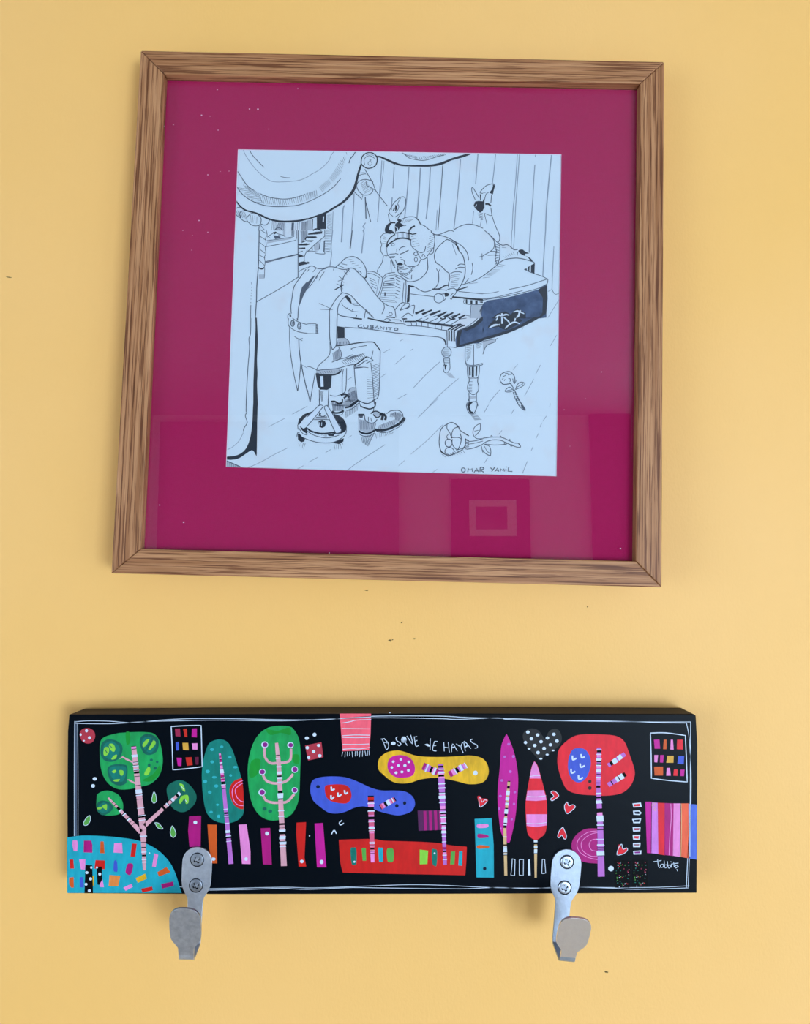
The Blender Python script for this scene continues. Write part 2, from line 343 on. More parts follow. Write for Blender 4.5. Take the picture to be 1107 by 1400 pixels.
INK_TXT = """
@300,195
l.9 300,95 330,160 385,245 470,350 560,430 640,482 720,497 860,492 980,480 1050,460 1110,432
m.9 375,85 410,150 470,220 560,312
m.8 770,428 830,440 890,444
m1 215,345 260,410 310,490 370,560 430,600
m1.1 215,550 270,630 350,700 450,755 560,790 680,806 800,806 950,795 1040,775 1110,750
m.9 505,640 600,680 700,702 820,712 920,700 1000,680 1080,650
h m0.5 8 225,570 350,590 430,745 560,760
h m0.5 9 300,530 350,590 480,620 540,750
h m0.5 12 510,660 540,770 790,715 800,790
h m0.5 12 800,720 820,790 1080,655 1095,735
d 195,715,1.3 250,790,1.6 300,835,1.8 350,860,1.6 430,880,1.8 500,905,2 560,935,2 630,965,2 740,990,2.2 860,995,2.2 1000,985,2.2 1110,960,1.8
m.9 200,840 225,820 260,815
m1 195,890 230,930 270,950
m1 270,950 255,900 275,865 320,860
m1 255,940 300,985 350,1000
m1 350,1000 345,950 370,915 410,890 460,885
m1 350,990 400,1035 450,1050 500,1040 520,1010 525,960 500,925 460,885
m1 520,1025 570,1040 610,1020 630,975
h m0.5 7 205,850 240,930 320,880 345,970
h m0.5 4 390,910 400,1010 470,930 470,1020
m1.1 500,1045 495,1110
m.8 520,1045 570,1107
h m0.5 4 665,985 660,1107 720,1000 715,1107
fg 740,1005 830,1010 830,1107 700,1107
fm 910,1010 940,1008 935,1107 905,1107
h m0.5 3 960,1010 955,1107 1010,1000 1005,1107
fg 1030,1000 1107,990 1107,1107 1030,1107
m1 690,1107 720,1080 760,1075 800,1107
@420,195
l.9 0,435 60,395 150,345 230,275 275,220 300,160 335,115
h m0.56 9 -10,640 5,720 110,600 120,680
h m0.56 8 150,560 190,620 260,470 300,520
h m0.56 9 280,440 330,490 380,300 430,370
h m0.56 6 390,270 440,330 470,160 480,210
l.8 490,120 500,150
m1 0,750 60,725 150,680 250,620 340,550 390,490 420,455
m1.3 525,260 545,200 580,160 610,110
d 0,965,1.6 120,925,1.8 240,880,2.2 340,820,2.2 450,750,2.6 530,670,3 580,600,3.2 610,520,2.8 640,400,2.4 665,320,2.2 680,275,2
d1.2 680,230 690,180 730,140 780,125 830,135 870,170 882,220 865,280 820,315 760,325 710,300 680,265 680,230
m.8 725,280 715,230 735,185 790,165 850,200
l.8 740,160 790,145 840,165
e m.7 790,262 25,25
e m.7 795,218 8,8
d 865,175,1.6 920,180,2 1000,215,2.4 1110,265,2.6
m.8 640,385 700,380 740,385
m.8 640,420 690,400 740,395
m1 620,545 640,500 690,470 750,465 810,485 830,500
m1 620,545 640,600 690,650 740,662 790,650 820,620 830,585
h m0.5 8 670,520 740,470 720,640 810,590
m1 725,335 780,430 830,520 860,600 920,685 1010,800
m1 750,540 860,600
m.8 750,480 740,520 755,545
pm1 590,620 690,715 700,665
l1.4 590,640 580,850 560,1107
l1.7 470,790 450,850 440,1107
m1.4 730,685 735,800 740,960
m1 735,740 770,880 800,1000
l1.2 735,1010 700,1060 720,1080 705,1107
l1.2 940,225 930,400 910,650 885,1000
l.8 968,230 955,400 920,640
l1.4 1095,310 1080,575
l1.4 1070,690 1060,850
fg 0,980 50,970 50,1107 0,1107
d1.2 65,965 60,1107
fd 120,930 240,890 235,1090 120,1090
w1.3 205,930 200,1000
h m0.5 12 250,920 310,890 250,1107 310,1090
l1 325,870 315,1107
d1.6 70,1107 120,1088 180,1107
fd 975,1107 1000,1040 1050,1005 1107,1000 1107,1020 1060,1020 1030,1080 1030,1107
m.9 1107,740 1060,810 1030,880 1080,930
m.9 1020,900 1030,960 1050,1010
d1.4 1085,860 1100,820
@540,195
d -5,255,2 60,280,2.2 170,292,1.6 300,292,2.2 440,290,2.4 540,275,2.8 620,250,2.8 700,215,2.4 780,190,2.8 870,165,2.8 940,140,2.4 980,120,2
m.9 60,105 120,150 180,195 260,215 350,225 430,210 520,180 620,155
h m.7 8 110,140 150,165 270,170 280,215
h m.7 14 300,180 320,215 620,140 640,160
l.6 670,145 690,140
l1.5 175,310 155,600 120,950
l1.8 320,320 300,650 275,950
l1.5 445,310 425,650 390,965
m1 600,290 580,600 555,900 540,1100
l.9 530,850 515,1107
l1.3 825,210 790,650 740,1090
l1.4 1045,140 1015,520
l1 990,860 975,1020
l1 1085,990 1070,1060
m1 0,745 50,700 100,683 130,710 130,780 100,860 40,910 0,940
m.7 70,700 40,750 30,790
fd 0,785 20,790 28,820 15,855 0,865
m.8 40,780 45,820 20,870 0,885
m.9 90,870 50,930 30,970
m1 80,970 130,945 200,933 260,945 300,985 320,1030
m1 320,1030 370,1050 430,1100
h m0.5 5 110,970 90,1020 230,960 170,1000
m.8 100,1050 140,1045
d1.8 180,1107 210,1070 250,1050
d1.2 270,960 300,985 318,1030
fd 0,1030 30,1000 25,975 60,965 85,985 65,1010 110,1045 60,1070 40,1107 0,1107
w1 0,1060 25,1075 35,1107
w1.3 5,1012 35,990
m1 1060,700 985,575 965,580 975,640 1010,720
fd 990,790 1010,745 1050,735 1107,740 1107,860 1070,885 1010,830
w1 1025,780 1015,810
m1 1107,580 1070,630 1107,640
d1.2 1075,650 1080,730
h m.8 6 1040,900 1107,890 1080,975 1107,970
m1.1 740,1100 830,1050 920,1028 1010,1040 1107,1080
@660,195
l1.2 160,140 140,350 120,510
m1 -5,585 40,545 90,525 135,520 150,545
fd 125,520 152,550 140,590 125,655 80,630 115,590 125,550
m1 110,655 100,760
m.9 20,720 40,650 70,630
d2 30,775 70,775 100,800
m.9 100,820 115,920 140,1000 180,1105
m.8 20,890 90,920 110,915
m.8 20,900 50,1030
fd 0,715 20,720 20,820 0,850
l.8 0,635 35,630
l1.1 435,140 405,600 380,850 370,1107
l1.1 462,140 425,640 410,850 400,1107
l1.2 665,150 660,180
l1.3 655,280 640,500 630,700 600,1107
l1.6 865,155 830,500 800,850 790,1107
@300,315
m1.3 500,0 492,400 470,700 465,900 450,1107
m.8 590,0 600,60 580,100 590,180 575,220 585,290 565,340 575,400 565,470
m.8 510,-10 590,40
m.8 505,70 580,120
m.8 505,150 580,210
m.8 505,235 575,290
m.8 500,310 575,350
m.8 500,375 565,440
d1.6 490,470 530,485 565,470
m.8 570,480 565,600
fg 495,555 570,555 565,610 495,610
l.9 400,650 405,680
m1 408,710 408,728
m.7 403,750 402,762
m.7 400,785 400,797
m.7 398,820 398,832
m.7 397,860 397,872
m.7 395,905 395,917
m.9 395,940 390,1107
m1 470,900 700,770 850,680 990,590
m1.1 990,0 990,600
m1 575,410 780,355 990,305
m1 575,395 780,345 990,298
fg 575,395 780,345 990,298 990,305 780,355 575,410
m.9 595,130 750,110 930,80 910,65
pm.9 590,205 750,175 960,125 970,100 970,0
fg 600,140 900,95 905,108 600,165
fg 905,0 940,0 940,70 905,65
fg 800,0 830,0 830,80 800,60
m.9 600,85 690,30 740,45 800,60 830,85
fd 670,25 710,15 730,30 690,50
m.7 610,70 640,100
fm 680,60 700,110 760,100 770,80 740,70
m.8 740,60 780,70
fg 1020,0 1107,0 1107,80 1030,170
fd 990,175 1107,160 1107,190 1000,190
fd 995,220 1080,215 1085,235 995,230
m1 995,280 1050,260
fd 985,290 1010,300 1070,325 1000,345
fd 1000,405 1060,390 1107,405 1107,425 1000,448
d1.4 1080,120 1090,95 1107,80
d1 1040,150 1107,125
m1 1107,245 1070,330 1070,390
m1 1000,520 1050,490 1107,465
m1.1 1090,490 1020,590 940,710 915,850 900,960 905,1050
fm 1107,640 1040,715 1015,800 1000,960 1020,920 1060,820 1107,730
m1.1 1107,725 1060,810 1015,910 995,980 988,1107
m1 860,1107 865,1060 895,1045
fd 880,1060 900,1055 905,1090 885,1090
@420,315
h m0.5 14 230,0 315,0 200,270 290,260
l1.3 320,0 300,200 305,300 285,450
fd 10,40 100,20 190,10 185,40 110,50 10,55
fd 0,75 110,75 125,90 60,100 0,95
fd 0,125 80,125 60,145 0,140
d1.2 0,180 30,170
pm1 0,270 80,190 150,130 220,75 220,0
m.9 60,200 65,250
m1 165,120 150,240
m1.6 215,130 210,270
m.9 100,285 150,295 220,295 220,270 300,272
m.8 0,265 50,260 130,270
fg 80,200 150,140 150,250 90,260
d1.4 0,400 20,410 0,415
l1.8 440,0 430,150
m1.5 565,0 555,100 540,230
l1.6 700,0 715,40 700,150 685,290
m1.1 360,460 410,420 470,360 540,332 600,335 670,375 720,440 745,520 735,600
m1.1 0,480 30,455 70,450 130,480 200,480 270,460 350,465 430,490 500,490 550,475 600,490 640,530
m.8 430,420 500,435
m.8 380,440 460,470
h m0.5 5 520,370 560,365 600,480 680,460
m.9 20,490 0,520
m.9 110,480 70,525
m1 240,480 180,500 130,560 80,640 20,720 -5,740
fm 105,560 60,590 0,660 0,740 50,650
m.9 215,520 180,570 150,630
m.9 130,560 115,610
m.8 330,485 335,515
m1.3 530,490 480,550 440,630 425,700 430,760 440,785
m.8 465,520 500,560
m.8 400,580 450,620
m.8 385,640 460,618
m.8 490,500 540,520
m.9 370,675 420,700 445,740
d1.2 345,750 460,685
m.8 430,640 465,655
m.9 620,520 650,510 680,535 670,555
d1.4 715,605 742,590 735,570
m1.1 640,530 720,610 800,720 870,820 950,905 1020,950 1080,965 1107,1010
m1.1 440,785 520,805 570,840 640,920 720,990 800,1070 840,1100
m1.1 440,785 360,870 300,970 280,1010 280,1107
m1 470,840 410,910 385,980 380,1050 375,1107
fd 470,830 500,820 545,860 560,920 540,920 500,875
m.8 560,920 590,940 660,950
m.8 570,925 640,925
m1.3 390,1050 420,1075 500,1090 590,1105
m.8 430,920 460,960 510,990 570,1020 640,1028
m.8 510,970 500,990
m.8 575,990 565,1010
m.7 150,920 290,985
m.7 160,995 320,1000
m1 610,1107 625,1065
m1 740,1000 725,1060 720,1107
h m.6 5 740,990 740,1030 820,1070 830,1107
m1 965,930 970,980 940,1055
m1 750,515 830,520 900,555 950,600
m.9 760,540 840,555 920,605
m1 950,600 990,555 1050,535 1107,530
m.8 960,620 1000,580 1107,560
m1 950,600 930,720 885,840
l.9 905,610 870,800
m.8 970,650 910,860
h m.8 3 780,595 860,640 800,660 880,700
m.8 810,700 870,735
h m.8 5 970,640 1107,630 940,760 1107,750
h m0.5 5 930,790 1107,800 915,890 1107,910
m2 980,780 980,830
m1.6 1040,610 1090,605
m1.4 1000,670 1090,685
m.9 1060,45 1000,35 950,50 920,110 940,180
m.9 940,180 925,240 950,300 1000,325
m.9 960,320 940,410 890,490 880,530
h m0.5 4 960,80 1000,90 940,160 990,170
d1.3 1000,210 1010,150 1050,90 1107,50
d1.5 1000,215 1030,170 1107,120
fd 975,-5 1060,-5 1090,20 1107,45 1040,35 985,30
m.8 1000,220 1010,300 1050,350 1090,420 1107,440
e m.8 1080,178 18,18
m1 1000,320 1050,300 1107,295
fm 1020,330 1107,325 1100,345 1040,350
m1 1060,360 1080,430 1107,470
m.9 1050,380 1060,520
e m.8 1050,1055 22,22
d1.3 1000,1090 1107,1100
@540,315
fd 0,0 20,0 0,30
d1.2 0,35 100,25 170,40
d1.7 0,115 60,100 130,100 200,120
fg 20,35 40,35 40,100 20,103
fg 80,30 110,30 110,98 80,98
fg 140,38 165,42 165,105 140,100
d1.3 175,-10 175,105
d1.3 170,30 220,48 270,35
m1 200,110 200,180 240,235 320,280 370,260 385,200
m.9 380,330 350,300 340,330
m1 440,300 480,280 490,200 500,130 490,60 460,20 450,0
m.9 400,330 430,290 490,210
h m0.5 5 200,80 260,65 230,210 310,190
h m0.5 8 430,80 490,60 400,270 470,240
m1 290,300 330,365 370,360 400,340 405,310
m1.1 50,250 70,220 110,205 130,205
m1.3 60,300 100,285 150,260 170,250
m.9 60,340 80,345
m1.1 40,300 0,290
m.8 20,230 20,270
m1 70,370 100,370 120,400 110,430
fd 60,400 100,425 90,440 40,440 20,425
m1 130,430 150,450 200,460
m1 20,450 60,465 110,460
m1.1 0,370 25,430 35,510
e m1.1 262,295 25,22
e m.9 262,368 20,28
m.8 262,320 262,340
m1 200,455 260,450 300,420 320,370
e m.8 50,500 12,12
e m.8 75,530 12,12
e m.8 105,550 13,13
e m.8 140,553 14,13
e m.8 170,540 13,13
e m.8 195,515 12,12
e m.8 215,490 12,12
e m.8 230,465 11,11
m.8 60,485 130,490 200,460
m1 30,460 40,530 110,580 180,615
m1 210,560 205,620
m1.1 405,340 410,420 410,490 370,560 300,620 220,645 150,645
m1.1 490,50 600,70 700,110 780,170
m1 700,110 820,180 890,250 920,320 925,380
m1 450,20 500,50 560,50 650,15 700,0 740,15
m1.1 650,115 570,180 510,260 495,340 520,410 570,440 640,510 680,540
m1.2 650,110 730,150 780,200 800,250 850,310 875,400 885,500 870,600 830,690 780,760
d1.5 760,165 790,210 800,245
l.9 720,170 750,250 770,310
m1 780,450 820,425 880,430
m1 760,490 810,465 880,470
m1 690,550 740,525 800,520 840,530
m1 680,540 690,600 670,680 680,730
h m0.56 7 710,570 820,555 700,710 790,700
m.9 520,480 545,520 570,480
m1.1 545,520 550,600 540,670 490,735 380,775 300,745 240,710 200,715
d1.5 180,700 240,710
d1.4 470,740 560,735 620,700 670,690
m.9 500,740 650,755
m1 640,760 680,740 740,730 770,760 760,800 730,830 710,870 690,850
m1 700,830 720,800 740,790
fd 620,790 650,785 680,800 670,830 630,840
e m1 550,855 60,60
m1 560,805 620,800
m1 600,895 640,860
fd 765,740 800,740 830,745 780,775
d1.3 790,750 915,712
d1.7 720,840 850,850 1000,865 1107,870
m.9 800,770 950,785 1107,800
m1 840,685 930,660 1030,620 1107,575
m.9 880,670 930,605
m.9 960,560 980,480 970,410
l.8 930,670 1040,660
m.9 1060,335 1107,325
m.9 1095,290 1098,375
m.9 190,800 350,820 500,838
m1 0,560 80,590 150,640
m1 0,580 60,610 135,650 130,920
m.9 110,660 90,910
fd 165,685 190,690 180,900 145,915 155,800
h m1 6 10,620 75,650 0,840 50,860
l1 0,900 20,910
fd 890,870 910,870 910,925 890,920
fd 950,880 975,880 975,930 950,930
fd 1010,885 1040,885 1040,935 1010,935
m.8 870,870 870,920 960,935 1107,935
d1.6 860,855 1107,880
fg 970,940 1100,940 1080,1107 950,1107
m1 960,940 945,1107
fd 1065,900 1107,895 1107,915 1070,910
fd 1085,1107 1095,1000 1107,940
m1.1 0,1000 60,930 100,910 130,920
m1 60,1010 100,950 150,920 180,925 160,970 60,1010
m1.1 160,970 230,945 245,960 230,1050
m.9 140,990 180,970
m1 0,1010 10,1100
m1.1 80,1107 130,1060 170,1045 220,1080
d 255,1050,2.6 370,1000,1.6
d 340,1058,2.6 465,1003,1.6
d 440,1065,2.8 575,1010,1.6
d 535,1090,2.8 650,1025,1.6
d 620,1098,2.8 735,1035,1.6
d 715,1105,2.8 820,1048,1.6
d 800,1112,2.6 885,1065,1.6
m.8 370,1090 490,1030
m.8 470,1095 590,1045
m.8 570,1107 670,1050
m.8 660,1107 750,1065
m.8 890,1070 940,1080
@660,315
m1.1 20,0 90,60 170,140 240,185 300,180 340,200 390,245
m1 185,0 210,70 210,120 190,150
m1 95,70 140,130 140,210 100,260 0,320
m1 150,150 160,200 170,270 155,350 180,430
m1 210,160 215,250 210,350 190,410
h m.9 8 150,170 210,190 150,430 205,400
m1 100,265 180,265
m.8 60,315 160,310
l.8 240,215 290,218
h m0.5 6 260,330 290,350 380,270 400,310
m1.2 0,575 60,530 150,460 220,400 290,365 400,350 480,355 580,380 650,405
h m0.5 9 0,600 90,590 200,430 280,440
fd 450,250 500,240 530,265 585,290 535,295 530,320 500,310 455,280
m1.2 390,245 440,240
m.8 440,270 430,320
fd 535,318 590,345 610,360 635,400 600,385 575,350
fd 605,440 655,410 650,545 605,535
fd 570,460 590,450 585,520 570,510
fd 525,485 555,480 550,510
m1 520,490 620,535 750,580 820,620
m1 820,620 815,665
m1 820,610 700,650 540,700 330,745
m.8 0,795 100,790 200,770
m1 815,670 700,730 500,785 300,830 100,862 0,880
m.9 0,865 150,845 300,810 500,760
fb 0,930 40,890 100,878 300,848 500,798 700,743 810,690 800,1045 715,1110 0,1110
fd 810,690 800,1045 715,1110 690,1110 750,1040 755,850 690,750
fd 110,1110 180,1050 280,1020 350,1060 430,980 540,1040 540,1110
w 160,1098,1 200,1070,1.8 240,1075,1.8 290,1060,1.8 330,1070,1
w1.8 240,1045 240,1085
w 385,1030,1 430,1015,1.6 460,1025,1.8 520,1050,1
w 420,1100,1.2 450,1075,2.2 460,1025,1.6
w1.3 460,1010 480,1015
l.9 365,0 355,230
l.9 402,0 385,240
l1.8 600,0 590,150 585,280
l1.4 790,0 770,300 755,580
l1 895,200 880,500 870,745
m.8 870,745 910,805 965,790
l.9 820,770 870,745
l.8 955,880 820,1100
w1.1 0,905 40,895
@300,435
d 460,-5,1.8 465,120,2 465,300,3.2 455,520,3.2 455,700,4.2 450,850,4.2 455,1107,5.4
m1 395,0 390,200 370,260 378,380 360,600 345,850 335,1107
m1 870,0 865,70 885,110 950,155 1030,180 1107,190
m1 920,0 980,40 1050,65 1107,80
e m1.3 922,65 22,38
e m.7 925,62 9,18
e m1.3 1007,100 22,38
e m.7 1010,98 9,18
m1.6 980,0 985,30
m1 885,110 885,300 900,480 940,720 985,920
m1.1 985,920 1005,780 1025,570
m1.3 1000,260 1005,400 1030,580 1070,770 1107,930
m.9 945,232 1000,262 1050,255
m.8 1000,262 1045,285
l.9 1040,590 1107,630
@420,435
pm1 0,65 110,70 110,195 0,195
m.7 0,85 105,90
h m.9 7 110,80 135,75 110,190 140,190
m.7 120,75 125,190
m1.2 280,0 280,200 290,300 315,395
m1.2 375,0 370,200 365,340 315,400
m1 285,300 285,440 240,510 150,590 115,660
fd 375,100 470,115 470,250 380,255
m1.1 470,115 700,130 900,155 1107,185
fg 370,290 400,260 470,250 520,290 530,325 370,345
m.9 470,250 520,285 530,325
d1.2 365,350 500,335 650,310 820,300 870,340 920,410
m1.1 920,410 915,650 900,960 850,1030 760,1075 650,1045
h m.7 20 820,600 910,570 840,1000 900,975
m1 800,560 820,740 840,1030
h m0.56 10 750,740 820,750 760,1010 835,1000
m1.1 590,600 600,760 615,900 630,1040
d1.4 590,600 640,565 700,520 750,485
m1.3 600,610 660,590 720,545 760,530
m1 750,485 800,510 830,535 790,545 740,575
m.9 600,620 700,618 770,625
m1 590,632 700,620
m1.1 130,660 200,650 300,645 400,630 500,600 600,580
h m.7 12 430,540 480,590 690,440 740,500
h m0.5 8 450,530 560,520 560,480 720,450
m.9 550,385 650,360 750,345
m1 310,555 400,520 480,500 570,460
m.8 550,390 575,405
m.9 395,365 430,440 420,500 380,530
fg 340,430 400,380 430,460 380,530 320,540
m.8 830,410 815,480 800,510
fg 110,665 420,640 420,680 340,715 110,710
d1.8 110,700 200,715 320,715 380,700 425,670
m1 425,670 430,640
fd 105,705 310,720 295,880 250,905 160,900 130,860
fw 160,730 200,730 205,865 170,865
m1.1 150,900 155,1107
m1.1 270,900 262,1107
h m0.5 4 170,920 175,1050 200,920 195,1050
m1.1 100,690 70,850 35,1060
m1.1 0,900 35,1060
m.9 0,610 50,620 130,660
m1 455,640 440,750 440,940
m1 495,630 485,900 440,950
m.9 285,970 350,985 420,965
fg 510,930 560,880 610,885 620,1040 560,1107 320,1107 310,1050 420,1060 500,1030
m1 510,930 550,880 610,880
d2.4 420,970 480,960 530,1000
d2 460,1010 500,980
h m.7 10 510,950 540,1070 600,910 620,1030
d2 540,1105 600,1060 640,1040
d1.6 300,1055 350,1050 390,1080 440,1060
m1.4 840,1040 855,1107
l.7 950,440 1040,390
l.7 920,750 990,700
l.7 500,780 570,740
m1.2 690,85 650,90 640,108 665,118 695,112
m1.2 712,90 715,115 740,122 762,115 765,92
m1.2 795,95 790,130 825,132 835,118 800,112 830,105 825,92 795,95
pm1.2 850,135 880,98 900,138
m1 860,122 895,125
pm1.2 920,140 925,105 965,142 968,108
m1.2 1000,112 1000,148
m1.2 1018,118 1070,122
m1.2 1045,120 1042,152
d1.5 580,0 690,12
d1.5 760,0 900,30 1000,50 1107,60
m.9 960,30 1000,5 1050,20
m.9 1000,55 1060,25 1107,20
@540,435
e m1.2 12,140 24,14
m.9 0,70 100,70 150,95
d1.6 120,42 260,42
d 265,33,1.8 500,70,2.4 730,100,2.6
m1.1 150,95 300,100 450,120 600,150 660,155
m1 200,45 210,90
m1 270,50 270,100
m1 335,55 335,105
m1 415,70 415,115
m1 505,85 505,130
m1 590,95 585,145
m1 0,20 60,25 80,45
m1 270,30 340,0
m1 350,40 420,0
m1 430,50 540,0
m1 510,70 620,10
m1 600,80 740,0
m1 690,90 820,10
m1 100,0 110,50
m.9 820,10 900,0
fd 80,0 150,0 150,15 100,20
d1.5 570,0 600,12 640,0
d1.5 680,0 720,15 760,5
d1.5 665,150 760,90 830,75
d1.5 700,155 800,95 850,80
d1.5 740,160 830,105 880,90
d1.7 680,160 680,285
d1.7 712,160 712,290
d1.7 745,160 745,290
pm1 650,155 658,360 770,372
fg 650,160 665,160 665,340 650,340
fb 785,165 900,120 980,80 1050,20 1107,-20 1110,285 960,320 770,372
fd 785,170 850,135 820,240 810,350 770,372
fd 1107,250 1107,288 770,372 780,345 950,300
fd 1050,20 1107,-20 1107,30 1000,120 900,160 850,140 980,80
m1 780,160 900,110 1000,40 1040,0
m1.1 0,185 200,205 400,225 540,238 600,255
d1.6 600,255 630,290 640,340
e m1 648,430 60,66
h m0.56 7 600,390 680,390 610,475 690,475
m1 605,495 620,570
m1 685,495 690,570
h m.7 5 610,510 685,510 620,570 690,570
m1 625,575 605,620 620,680 650,690
m1 690,575 690,640 660,690
fd 620,585 655,590 630,660
fg 640,700 700,690 760,760 690,750
m1 885,340 890,560 990,595 1100,570
m1 990,330 990,595
h m0.56 9 900,350 970,350 900,540 950,480
h m0.56 5 1020,330 1107,310 1030,380 1070,370
m1 890,565 910,600 990,610 1095,590 1100,570
m1 910,600 920,740 985,755 1050,740 1065,600
d2.4 980,615 980,740
fg 905,600 935,610 950,740 922,735
d1.8 942,615 944,720
d1.6 1028,610 1022,730
m1.1 930,750 935,790 915,850 920,910 980,965 1040,930 1055,870 1040,800 1045,750
h m.7 9 930,780 975,780 925,930 970,930
m1 930,940 935,1060
m1 1025,940 1025,1050
m1 935,1060 1025,1050
fg 935,980 1020,980 1020,1010 935,1020
m1 930,1065 905,1107
m1 1030,1055 1045,1107
fd 930,1065 980,1060 940,1107 920,1107
l.8 0,580 130,470
l.7 60,290 100,265
l.7 190,410 230,385
l.9 565,550 400,700 230,880
l.8 20,1025 150,955
l.8 430,1107 600,930 800,760
@660,435
fb -5,-10 725,-10 500,110 300,195 -5,282
fd 725,-10 500,110 300,195 -5,284 -5,250 280,165 480,80 640,-10
fd 60,130 100,60 180,0 280,-15 380,-10 500,30 300,150 200,110
w 80,122,1 140,90,2.4 200,80,1.2
w1.8 240,-10 242,70
w1.5 265,-10 300,20 335,55
w1.5 410,0 400,35
w 280,130,1.2 340,75,1.8 400,50,1.8 465,70,1
w1.3 165,30 185,-5
w2.4 207,78 216,82
m1 0,455 30,370 70,330 150,300 160,270 185,255
m.9 0,290 80,275 150,262
fg 0,290 150,265 150,295 60,330 20,400 0,450
l.8 510,110 490,150
l.8 930,215 850,350
l.8 725,590 665,705
l.8 640,770 525,980
l.8 215,900 80,1060
l.7 440,580 380,650
m1.1 220,800 215,750 240,700 300,675 350,680 395,730 400,770
m1.3 225,800 260,835 340,825
m.9 250,740 290,720
m.9 280,700 310,695 320,720
m.9 240,770 260,760
m1 320,760 350,770 340,800
m.9 270,790 280,770
m.9 330,710 360,710
h m.7 5 370,760 390,820 430,780 400,830
m1 350,820 400,910
m1 335,810 370,860
m1 410,900 440,830 490,805 530,830 480,870 410,900
m.8 430,870 510,825
m1 390,910 340,870 300,890 280,925 340,930 390,910
m.8 300,915 370,900
m1.2 400,910 440,1000 500,1107
m1 380,930 410,1020 460,1107
h m.9 6 395,940 425,940 430,1060 470,1060
@300,545
fd 430,-5 478,-5 475,300 470,690 460,715 440,680 420,655 395,655 340,690 260,745 190,768 90,770 90,732 180,725 270,690 340,620 390,480 415,280
m1 340,0 335,150 345,170 325,220 350,300 310,370 300,410
l.8 300,430 240,540 150,620 100,640
fg 90,790 310,880 395,900 150,893 88,870
m1.3 90,785 220,840 310,880 380,862
l.8 340,880 520,800 700,700 860,620
l.8 620,355 820,250
l.8 920,195 1107,95
l.7 940,910 1060,845
fd 985,330 1000,260 1060,200 1107,180 1107,210 1050,270 1005,330
fd 1010,345 1060,380 1107,350 1107,450 1040,400
m1 985,330 990,390
m1 1000,370 1050,440 1107,460
fd 985,440 1010,440 1040,480 1080,500 1070,540 1030,550 990,520
m1 975,480 985,430 1010,430
m.9 1075,500 1107,515
h m0.62 4 1000,560 1010,600 1080,560 1060,630
@420,545
fd 0,180 50,165 90,150 0,230
fw 150,80 200,90 210,110 100,230 0,345 -5,225
fd 330,200 400,215 460,260 495,340 485,400 430,440 350,445 300,460 320,440 420,420 430,390 405,330 350,250
fg 355,260 400,300 415,360 390,330
fw 215,120 250,85 350,250 430,390 420,420 380,435 350,420
m1.1 150,80 60,170 0,230
m1.1 200,100 100,230 0,345
m1 150,80 190,85 205,110
m1.1 215,120 260,220 350,420 380,435 420,420 430,390
m1.1 250,85 300,160 350,250 430,390
m1 215,120 220,95 250,85
m1.1 150,0 155,80
m1.1 265,0 262,90
m1.2 170,180 165,215 200,225 230,210
d1.4 160,175 150,220
fg 110,235 250,232 250,262 100,262
m1 110,235 250,230
m.9 80,265 270,265
fd 140,285 185,268 225,285 235,320 220,355 185,370 150,355
w.8 155,300 152,340
w.7 182,300 180,345
d1.7 0,375 40,405 120,432 200,440 300,432 350,425
m1 0,410 80,460 200,492 300,490 400,460
h m.8 12 20,400 30,420 240,440 240,480
fd 250,450 350,440 330,475 270,470
m1.1 0,515 100,545 200,558 330,550 430,500 485,440 490,370
fd 330,550 460,500 455,540 400,572 350,565
h m0.62 5 340,580 350,640 450,560 430,630
fg 310,60 470,80 450,150 320,160
d2 310,160 350,180 410,175 460,150
m1 315,175 360,205 430,205 455,165
d1.6 300,35 350,35 400,65 440,50 440,0
fg 460,0 620,0 560,90 480,110
d2 470,115 540,100 600,60 640,20
m.9 470,140 530,145 600,100 660,40
h m0.62 12 480,160 490,240 640,60 630,150
m1.1 635,15 700,50 760,65 860,0
d1.5 670,95 720,115 790,130 850,100 860,40
m1 650,30 670,95
m1 840,110 830,180
fg 660,260 720,270 760,310 870,310 850,390 760,430 660,400
d2.4 640,205 720,205
fm 650,215 700,215 700,240 660,245
m1 645,205 650,300 650,420
m1.3 720,210 730,270 790,310 850,300 880,260
d2.2 650,410 700,435 770,440 850,400
m1 650,440 700,470 780,470 850,430
m.9 770,230 770,290
m.9 800,240 810,290
fg 820,170 880,160 930,200 880,240 840,210
d1.3 800,190 830,165 880,160 930,200 880,240 830,200
d3 910,190 950,200 940,270
d2.6 960,190 990,230 980,270
fg 900,340 1107,260 1107,330 980,380 900,390
fg 1040,190 1107,165 1107,240
m1 1000,190 1050,155 1107,148
d2.8 850,390 940,400 1030,380 1107,345
m1 870,410 950,430 1050,410 1107,380
h m0.62 10 680,480 700,560 840,450 760,600
h m0.56 10 860,440 870,500 1090,410 1060,450
l.9 480,925 600,830 780,710 980,580
l.8 20,800 130,740
l.8 230,680 300,640
l.7 520,490 560,465
@540,545
fg 0,175 60,170 90,210 40,290 0,310
m1.1 0,148 50,150 90,185 100,230
d 0,348,3 60,310,3 120,240,3.4
m.9 0,385 70,340 130,260
l.8 540,0 400,130 290,240
l.8 600,330 400,530 200,700
l.8 45,845 120,780
l.8 440,955 530,890
m1 930,0 925,30
m1.1 925,45 1020,40 1035,80 1010,160 980,190 930,180 900,100 910,50
fd 925,45 960,50 940,100 960,160 985,165 970,185 935,170 915,100
h m0.62 8 940,195 1010,180 1000,270 1090,260
m1.2 560,480 570,410 600,360 650,325 710,300 760,320 800,355 820,400 890,445
m1.2 560,480 555,560 575,650 620,700 690,715 760,690 850,640 890,590
m1 655,330 655,380 690,430 700,470
m1 800,355 740,380 715,440 715,490
m.9 670,450 650,480 665,510
m1.1 720,490 800,490 830,510
e m1.2 675,560 45,50
